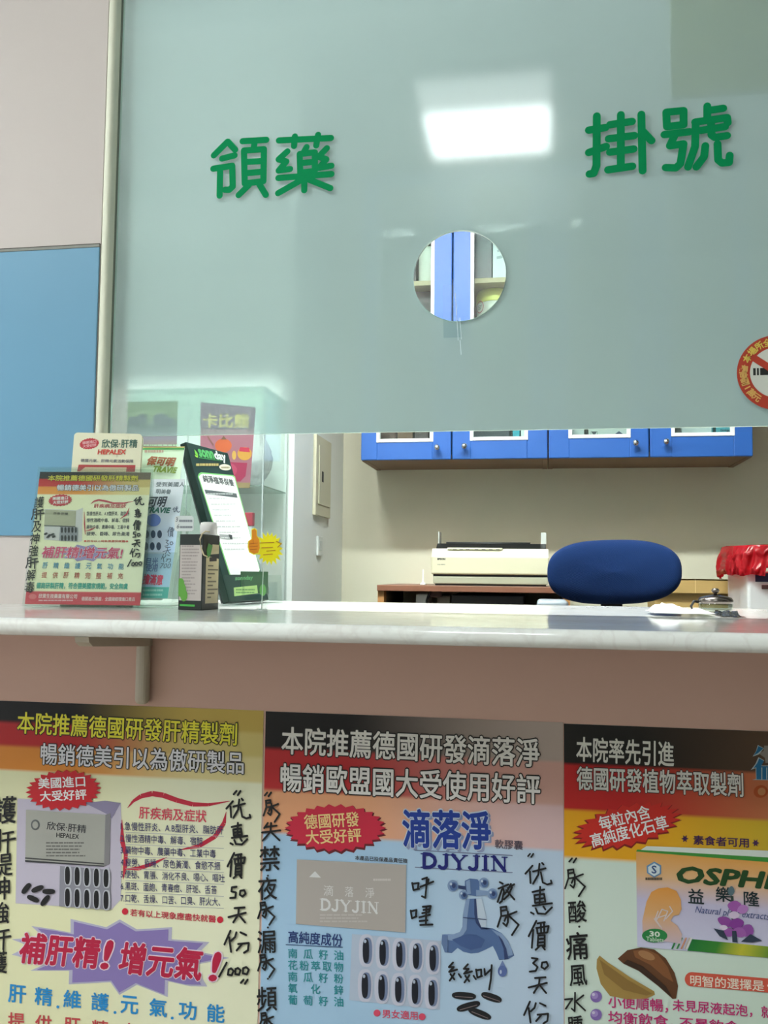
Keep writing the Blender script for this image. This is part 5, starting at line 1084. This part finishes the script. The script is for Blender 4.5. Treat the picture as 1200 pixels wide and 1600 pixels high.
q = MB(); F.ell(q, 768, 455, 56, 46, (160, 80, 44), 3); F.poly(q, [(752, 415), (770, 390), (790, 415)], (90, 70, 50), 4); F.stroke(q, [(664, 396), (700, 450)], 8, (110, 80, 70), 3); F.ell(q, 910, 510, 48, 44, (166, 128, 54), 3); F.poly(q, [(872, 494), (880, 466), (940, 470), (946, 500)], (150, 40, 60), 4); F.ell(q, 840, 520, 14, 30, (170, 140, 66), 3)
F.poly(q, [(700, 560), (928, 572), (916, 660), (880, 696), (740, 690), (690, 640)], (130, 40, 68), 3); F.ell(q, 790, 620, 70, 50, (146, 56, 82), 4); F.poly(q, [(612, 700), (948, 704), (945, 740), (612, 735)], (120, 112, 78), 3); q.build('fruit_picture', t)
# white bag, red packet, inside the cabinet
def bag_mesh(cx, cy, cz, rx, ry, rz, m, seed, name, amp=.16, top=0.5, nu=90, nv=60):
    from mathutils import noise
    q = MB(); vs = []
    for j in range(nv+1):
        v = j/nv; ph = -PI/2 + PI*v
        for i in range(nu):
            a = 2*PI*i/nu; r = max(.02, math.cos(ph))**.6; r *= 1 - (1-top)*max(0, v-.35)/.65
            x, y, z = r*math.cos(a), r*math.sin(a), math.sin(ph)
            n = noise.noise(Vector((x*2.2+seed, y*2.2, z*2.0)))*.7 + .55*(1-abs(noise.noise(Vector((x*5+z, y*5+seed, z*2.0)))))**3 - .2
            k = 1+amp*n; vs.append((cx+rx*x*k, cy+ry*y*k, cz+rz*z*(1+.04*n)))
    fs = [[j*nu+i, j*nu+(i+1) % nu, (j+1)*nu+(i+1) % nu, (j+1)*nu+i] for j in range(nv) for i in range(nu)]
    q.mesh(vs, fs, m, smooth=True); return q.build(name)
c = P(412, 775, 1.44); z0 = zs+.0; 
o = bag_mesh(xR-.108, 1.43, zs+.124, .084, .070, .12, poly_film('white_polythene', (248, 249, 251), .3, .12), 5, 'plastic_bag', .18, .62); tag(o, 'crumpled white plastic bag on the glass shelf behind the pink notice', 'bag')
o = bag_mesh(xR-.108, 1.44, .92+.132, .082, .07, .125, poly_film('grey_polythene', (206, 208, 212), .35, .25), 11, 'plastic_bag', .2, .6); tag(o, 'grey white plastic bag under the glass shelf of the display cabinet', 'bag')
a, b = P(384, 822, 1.31), P(397, 801, 1.31); q = MB(); q.box((a.x, 1.298, a.z), (b.x, 1.318, b.z), mat('crimson', (176, 36, 66), .4), .002); q.box((a.x+.002, 1.30, .9205), (b.x-.002, 1.316, a.z), mat('white_trim2', (226, 226, 230), .5), .001); tag(q.build('red_packet'), 'small crimson topped packet low in the display cabinet', 'packet')

# desk, printer and what is on and under it
ZD = P(650, 914.5, 1.80).z; dx0 = P(589, 912, 1.80).x; dx1 = P(890, 915, 1.80).x
wood = mat('brown_laminate', (136, 92, 70), .4, vary=.06, vscale=14)
t = thing('desk', ((dx0+dx1)/2, 2.04, ZI), 'brown laminate desk against the back wall under the blue cabinets', 'desk')
q = MB(); q.box((dx0, 1.80, ZD-.020), (dx1, YB-.002, ZD), wood, .0015); q.build('desktop', t)
for xa, nm in ((dx0, 'a'), (dx1-.02, 'b')):
    q = MB(); q.box((xa, 1.815, ZI), (xa+.022, 1.86, ZD-.020), mat('raw_wood', (178, 128, 76), .6, vary=.08, vscale=20), .001); q.box((xa, 1.86, ZI), (xa+.018, YB-.004, ZD-.020), mat('grey_panel', (126, 124, 104), .6)); q.build('leg', t)
zsh = ZD-.13; q = MB(); q.box((dx0+.025, 1.84, zsh-.018), (dx1-.025, YB-.004, zsh), wood, .001); q.build('lower_shelf', t)
a, b = P(706, 935, 1.88).x, P(819, 935, 1.88).x
q = MB(); q.box((a, 1.86, zsh+.0005), (b, 2.14, ZD-.030), mat('charcoal_case', (34, 36, 42), .45), .004); tag(q.build('black_case'), 'black equipment case on the shelf under the printer', 'case')
a, b = P(684, 935, 1.88).x, P(704, 935, 1.88).x
q = MB(); q.box((a, 1.87, zsh+.0005), (b, 2.0, ZD-.034), mat('warm_grey', (120, 112, 98), .6), .003); tag(q.build('storage_box'), 'small warm grey box beside the black case under the desk', 'box')
a, b = P(651, 935, 1.88).x, P(670, 935, 1.88).x
q = MB(); q.box((a, 1.86, zsh+.0005), (b, 1.97, ZD-.030), mat('paper_white', (226, 230, 226), .6), .003); tag(q.build('paper_bundle'), 'white paper bundle under the left end of the printer', 'paper')
pts = [P(673, 921, 1.845), P(672, 926, 1.843), P(669, 932, 1.842), P(667, 938, 1.842), P(665, 960, 1.845), P(666, 1000, 1.85)]
q = MB(); q.tube(pts, .004, mat('black_plastic', (20, 20, 20), .35), 8); q.box((pts[0].x-.002, 1.845, ZD-.040), (pts[0].x+.035, 1.875, ZD-.0205), mat('socket_brown', (70, 40, 32), .5), .002); tag(q.build('power_cable'), 'black power cable hanging under the desk edge', 'cable')
# dot matrix printer
YP = 1.85; X = lambda cx: P(640+cx/5, 890, YP).x; ZP = lambda cy, cx=600: P(640+cx/5, 810+cy/5, YP).z
beige = mat('printer_beige', (222, 220, 188), .45); dk = mat('printer_black', (28, 30, 30), .4)
t = thing('dot_matrix_printer', ((X(165)+X(1088))/2, 2.0, ZD), 'wide beige dot matrix printer on the brown desk', 'printer')
xa, xb = X(165), X(1090); z1, z2, z3 = ZP(440), ZP(296), ZP(236)
q = MB(); q.box((xa, YP, z1), (xb, YP+.27, z2), beige, .006, seg=3); q.build('cover', t)
q = MB(); q.prism([(xa+.003, YP+.004, z2-.003), (xa+.003, YP+.25, z2-.003), (xa+.003, YP+.25, z3), (xa+.003, YP+.02, z3)], (xb-xa-.006, 0, 0), beige); q.build('top_bevel', t)
q = MB(); q.box((X(182), YP+.008, ZD+.006), (X(1080), YP+.26, ZP(455)), mat('printer_grey', (172, 176, 152), .45), .003); q.build('base', t)
q = MB(); q.box((X(182), YP+.012, ZP(456)-.002), (X(1078), YP+.25, z1+.002), dk); q.box((X(196), YP+.014, ZD+.0005), (X(1066), YP+.24, ZD+.007), dk); q.build('seam', t)
q = MB(); q.prism([(X(190), YP+.05, z3-.004), (X(190), YP+.22, z3-.004), (X(190), YP+.22, ZP(186)), (X(190), YP+.10, ZP(190))], (X(1066)-X(190), 0, 0), dk); q.tube([(X(255), YP+.13, ZP(184)), (X(940), YP+.13, ZP(184))], .004, mat('platen', (54, 56, 56), .3), 12); q.build('platen_slot', t)
q = MB(); q.box((X(196), YP+.10, ZP(190)), (X(205), YP+.17, ZP(94)), mat('guide_pale', (200, 206, 200), .3), .001); q.build('paper_guide', t)
q = MB(); q.box((X(1026), YP+.10, ZP(198)), (X(1070), YP+.106, ZP(100)), mat('guide_pale', (200, 206, 200), .3), .001); q.build('paper_guide', t)
q = MB(); q.box((X(290), YP+.012, z3-.004), (X(722), YP+.05, ZP(229)), beige, .0015); b = q.build('button_strip', t)
q = MB()
for cx in (350, 400, 450, 520, 576, 632, 688): q.box((X(cx-14), YP+.0105, ZP(245)), (X(cx+14), YP+.0125, ZP(239)), mat('button_grey', (140, 140, 126), .5))
q.build('button', b)
EF = Face((xa, YP-.0002, z1), (1, 0, 0), (0, 0, 1)); EF.crop(640, 810, 5); q = MB(); EF.text(q, 'EPSON', (218, 317), (278, 318), 15, (70, 72, 64), 1, bold=.06); EF.text(q, 'LQ-680 II' if False else 'LQ-680C', (218, 360), (278, 361), 9, (120, 122, 106), 1, bold=.03); q.build('lettering', t)
# white glue bottle
c = P(661, 909, 1.84); q = MB(); h = P(661, 890, 1.84).z-ZD
q.lathe((c.x, 1.84, ZD+.0005), [(.0095, 0), (.010, .002), (.0095, .006), (.004, .009), (.0028, .016), (.0016, h)], mat('nozzle_white', (236, 238, 232), .4), 20); tag(q.build('glue_nozzle'), 'tiny white pointed nozzle bottle on the desk left of the printer', 'bottle')

# blue desk chair, back towards the counter
YH = 1.40; cl, cr = P(855, 895, YH).x, P(1063, 895, YH).x; cz0, cz1 = P(950, 946, YH).z, P(950, 843, YH).z
cx, cz, ax, az = (cl+cr)/2, (cz0+cz1)/2, (cr-cl)/2, (cz1-cz0)/2
t = thing('desk_chair', (cx, 1.55, ZI), 'desk chair with a rounded blue fabric backrest in front of the printer desk', 'chair')
def fabric():
    m = bpy.data.materials.new('blue_fabric'); m.use_nodes = True; nt = m.node_tree; N = nt.nodes.new; K = nt.links.new; b = nt.nodes['Principled BSDF']
    tc = N('ShaderNodeTexCoord'); w = N('ShaderNodeTexWave'); w.inputs['Scale'].default_value = 150; w.inputs['Distortion'].default_value = 1.0; w.bands_direction = 'DIAGONAL'
    K(tc.outputs['Object'], w.inputs['Vector']); bp = N('ShaderNodeBump'); bp.inputs['Strength'].default_value = .35; bp.inputs['Distance'].default_value = .0015; K(w.outputs['Fac'], bp.inputs['Height']); K(bp.outputs[0], b.inputs['Normal'])
    mx = N('ShaderNodeMix'); mx.data_type = 'RGBA'; mx.inputs[6].default_value = rgb((6, 36, 80)); mx.inputs[7].default_value = rgb((10, 46, 98)); K(w.outputs['Fac'], mx.inputs[0]); K(mx.outputs[2], b.inputs['Base Color'])
    b.inputs['Roughness'].default_value = .85; b.inputs['Specular IOR Level'].default_value = .2; b.inputs['Sheen Weight'].default_value = .08; return m
fab = fabric()
q = MB(); nu, nv = 72, 26; vs = []
for j in range(nv+1):
    ph = -PI/2+PI*j/nv
    for i in range(nu):
        a = 2*PI*i/nu; e = .80; c_, s_ = math.cos(a), math.sin(a)
        x = math.copysign(abs(c_)**.74, c_); z = math.copysign(abs(s_)**.78, s_)
        if s_ < 0: z *= .97
        r = max(0, math.cos(ph))**.42; y = math.sin(ph)
        vs.append((cx+ax*x*r, YH+.036*y*(1-.25*r)-.05*(x*r)**2+.02, cz+az*z*r+.004*x*r))
q.mesh(vs, [[j*nu+i, j*nu+(i+1) % nu, (j+1)*nu+(i+1) % nu, (j+1)*nu+i] for j in range(nv) for i in range(nu)], fab, smooth=True); q.build('backrest', t)
blk = mat('black_plastic', (20, 20, 20), .35); zs_ = ZI+.46
q = MB(); q.box((cx-.03, YH+.05, zs_-.03), (cx+.03, YH+.064, cz), blk, .004); q.box((cx-.03, YH+.055, zs_-.04), (cx+.03, YH+.30, zs_-.028), blk, .003); q.build('back_bracket', t)
q = MB(); q.box((cx-.20, YH+.06, zs_-.028), (cx+.20, YH+.37, zs_+.04), fab, .03, seg=4); q.build('seat', t)
q = MB(); q.tube([(cx, YH+.20, ZI+.09), (cx, YH+.20, zs_-.03)], .025, blk, 14); q.build('gas_lift', t)
for k in range(5):
    a = 2*PI*k/5+.3; q = MB(); e = Vector((cx+.23*math.cos(a), YH+.20+.23*math.sin(a), ZI+.06)); q.tube([(cx, YH+.20, ZI+.10), tuple(e)], .018, blk, 10, radii=[.024, .015]); lg = q.build('leg', t)
    q = MB(); q.lathe(e+Vector((-.012*math.sin(a), .012*math.cos(a), -.032)), [(.027, -.011), (.0275, 0), (.027, .011)], blk, 18, axis=(-math.sin(a), math.cos(a), 0)); q.build('caster', lg)
pg = mat('pale_grey_plastic', (170, 182, 190), .45)
zA0 = P(870, 938, YH+.12).z; xl_ = P(866, 940, YH+.12).x
for sx, xm in ((-1, xl_), (1, 2*cx-xl_)):
    zA = zA0 - (.05 if sx > 0 else 0)
    q = MB(); q.box((xm-.05, YH+.07, zA-.022), (xm+.04, YH+.27, zA), pg, .0105, seg=4)
    q.box((xm-.012, YH+.14, zs_-.02), (xm+.012, YH+.19, zA-.012), blk, .003); q.box((min(xm, cx+sx*.18), YH+.14, zs_-.026), (max(xm, cx+sx*.18), YH+.19, zs_-.012), blk, .002); q.build('armrest', t)

# tall tan carton and white bin at the right
bx0, bx1 = P(1036, 915, 1.80).x-.03, P(1160, 915, 1.80).x; zt = P(1100, 905, 1.80).z; zf = P(1100, 927, 1.80).z
tan = mat('tan_cardboard', (190, 160, 98), .7, vary=.04, vscale=10)
t = thing('cardboard_carton', ((bx0+bx1)/2, 1.90, ZI), 'tall tan cardboard carton with a folded front flap right of the blue chair', 'carton')
q = MB(); q.box((bx0+.006, 1.82, ZI), (bx1-.008, 2.02, zt-.006), tan, .002); q.build('body', t)
r = .014; pts = [(bx0, zt), (bx0, zf), (bx1-r, zf)] + [(bx1-r+r*math.sin(k*PI/12), zf+r-r*math.cos(k*PI/12)) for k in range(1, 7)] + [(bx1, zt)]
q = MB(); q.prism([(x, 1.800, z) for x, z in pts], (0, .004, 0), tan); q.box((bx0, 1.800, zt-.004), (bx1, 2.02, zt), tan); q.box((P(1086, 915, 1.80).x, 1.7995, zf+.001), (P(1087, 915, 1.80).x, 1.801, zt), mat('cardboard_crease', (226, 202, 140), .7)); q.build('flap', t)
YN = 1.50; nx0 = P(1168, 920, YN).x; nx1 = nx0+.26; nt_ = P(1185, 893, YN).z
t = thing('waste_bin', ((nx0+nx1)/2, YN+.14, ZI), 'tall white bin under the red plastic bag at the right edge', 'bin')
q = MB(); q.box((nx0, YN, ZI), (nx1, YN+.28, nt_), mat('bin_white', (224, 224, 222), .4), .008, seg=3); q.build('body', t)
q = MB(); q.box((P(1180, 900, YN).x, YN-.002, P(1180, 909, YN).z), (nx1-.03, YN+.004, nt_-.004), mat('navy_label', (34, 36, 78), .4), .001); q.build('label_plate', t)
q = MB(); q.box((P(1190, 916, YN).x, YN-.002, P(1190, 920.5, YN).z), (nx1-.05, YN+.003, P(1190, 914, YN).z), mat('slot_brown', (96, 66, 66), .5), .001); q.build('slot', t)
# red bag
from mathutils import noise
rb0, rb1, rz = P(1146, 880, YN-.01).x, nx1+.03, P(1180, 850, YN).z
q = MB(); vs = []; nu, nv = 220, 40; mx_, my_ = (rb0+rb1)/2, YN+.13; ra, rbv = (rb1-rb0)/2, .165
for j in range(nv+1):
    v = j/nv
    for i in range(nu):
        a = 2*PI*i/nu; c_, s_ = math.cos(a), math.sin(a); x = math.copysign(abs(c_)**.55, c_); y = math.copysign(abs(s_)**.55, s_)
        fold = noise.noise(Vector((a*4.2, v*1.5, 2.0)))*.045 + (1-abs(noise.noise(Vector((a*9+v*2, v*2.2, 7.0)))))**3*.05 - .02
        if v < .30: rr = v/.30; k = rr*(.97); z = rz - .004*rr**2 + .006*noise.noise(Vector((x*rr*4, y*rr*4, 3)))
        else:
            w = (v-.30)/.70; k = .97+.03*math.sin(w*PI)+fold*min(1, w*3)*1.4; z = rz-.004 - w*(.062+.020*noise.noise(Vector((a*2.0, 1.0, 5.0)))+(.022 if c_ < -.3 else 0))
        vs.append((mx_+ra*x*k, my_+rbv*y*k, z))
q.mesh(vs, [[j*nu+i, j*nu+(i+1) % nu, (j+1)*nu+(i+1) % nu, (j+1)*nu+i] for j in range(nv) for i in range(nu)], poly_film('red_polythene', (206, 36, 48), .10, .26), smooth=True)
tag(q.build('red_plastic_bag'), 'crinkled red plastic bag pulled over the top of the white bin', 'bag')
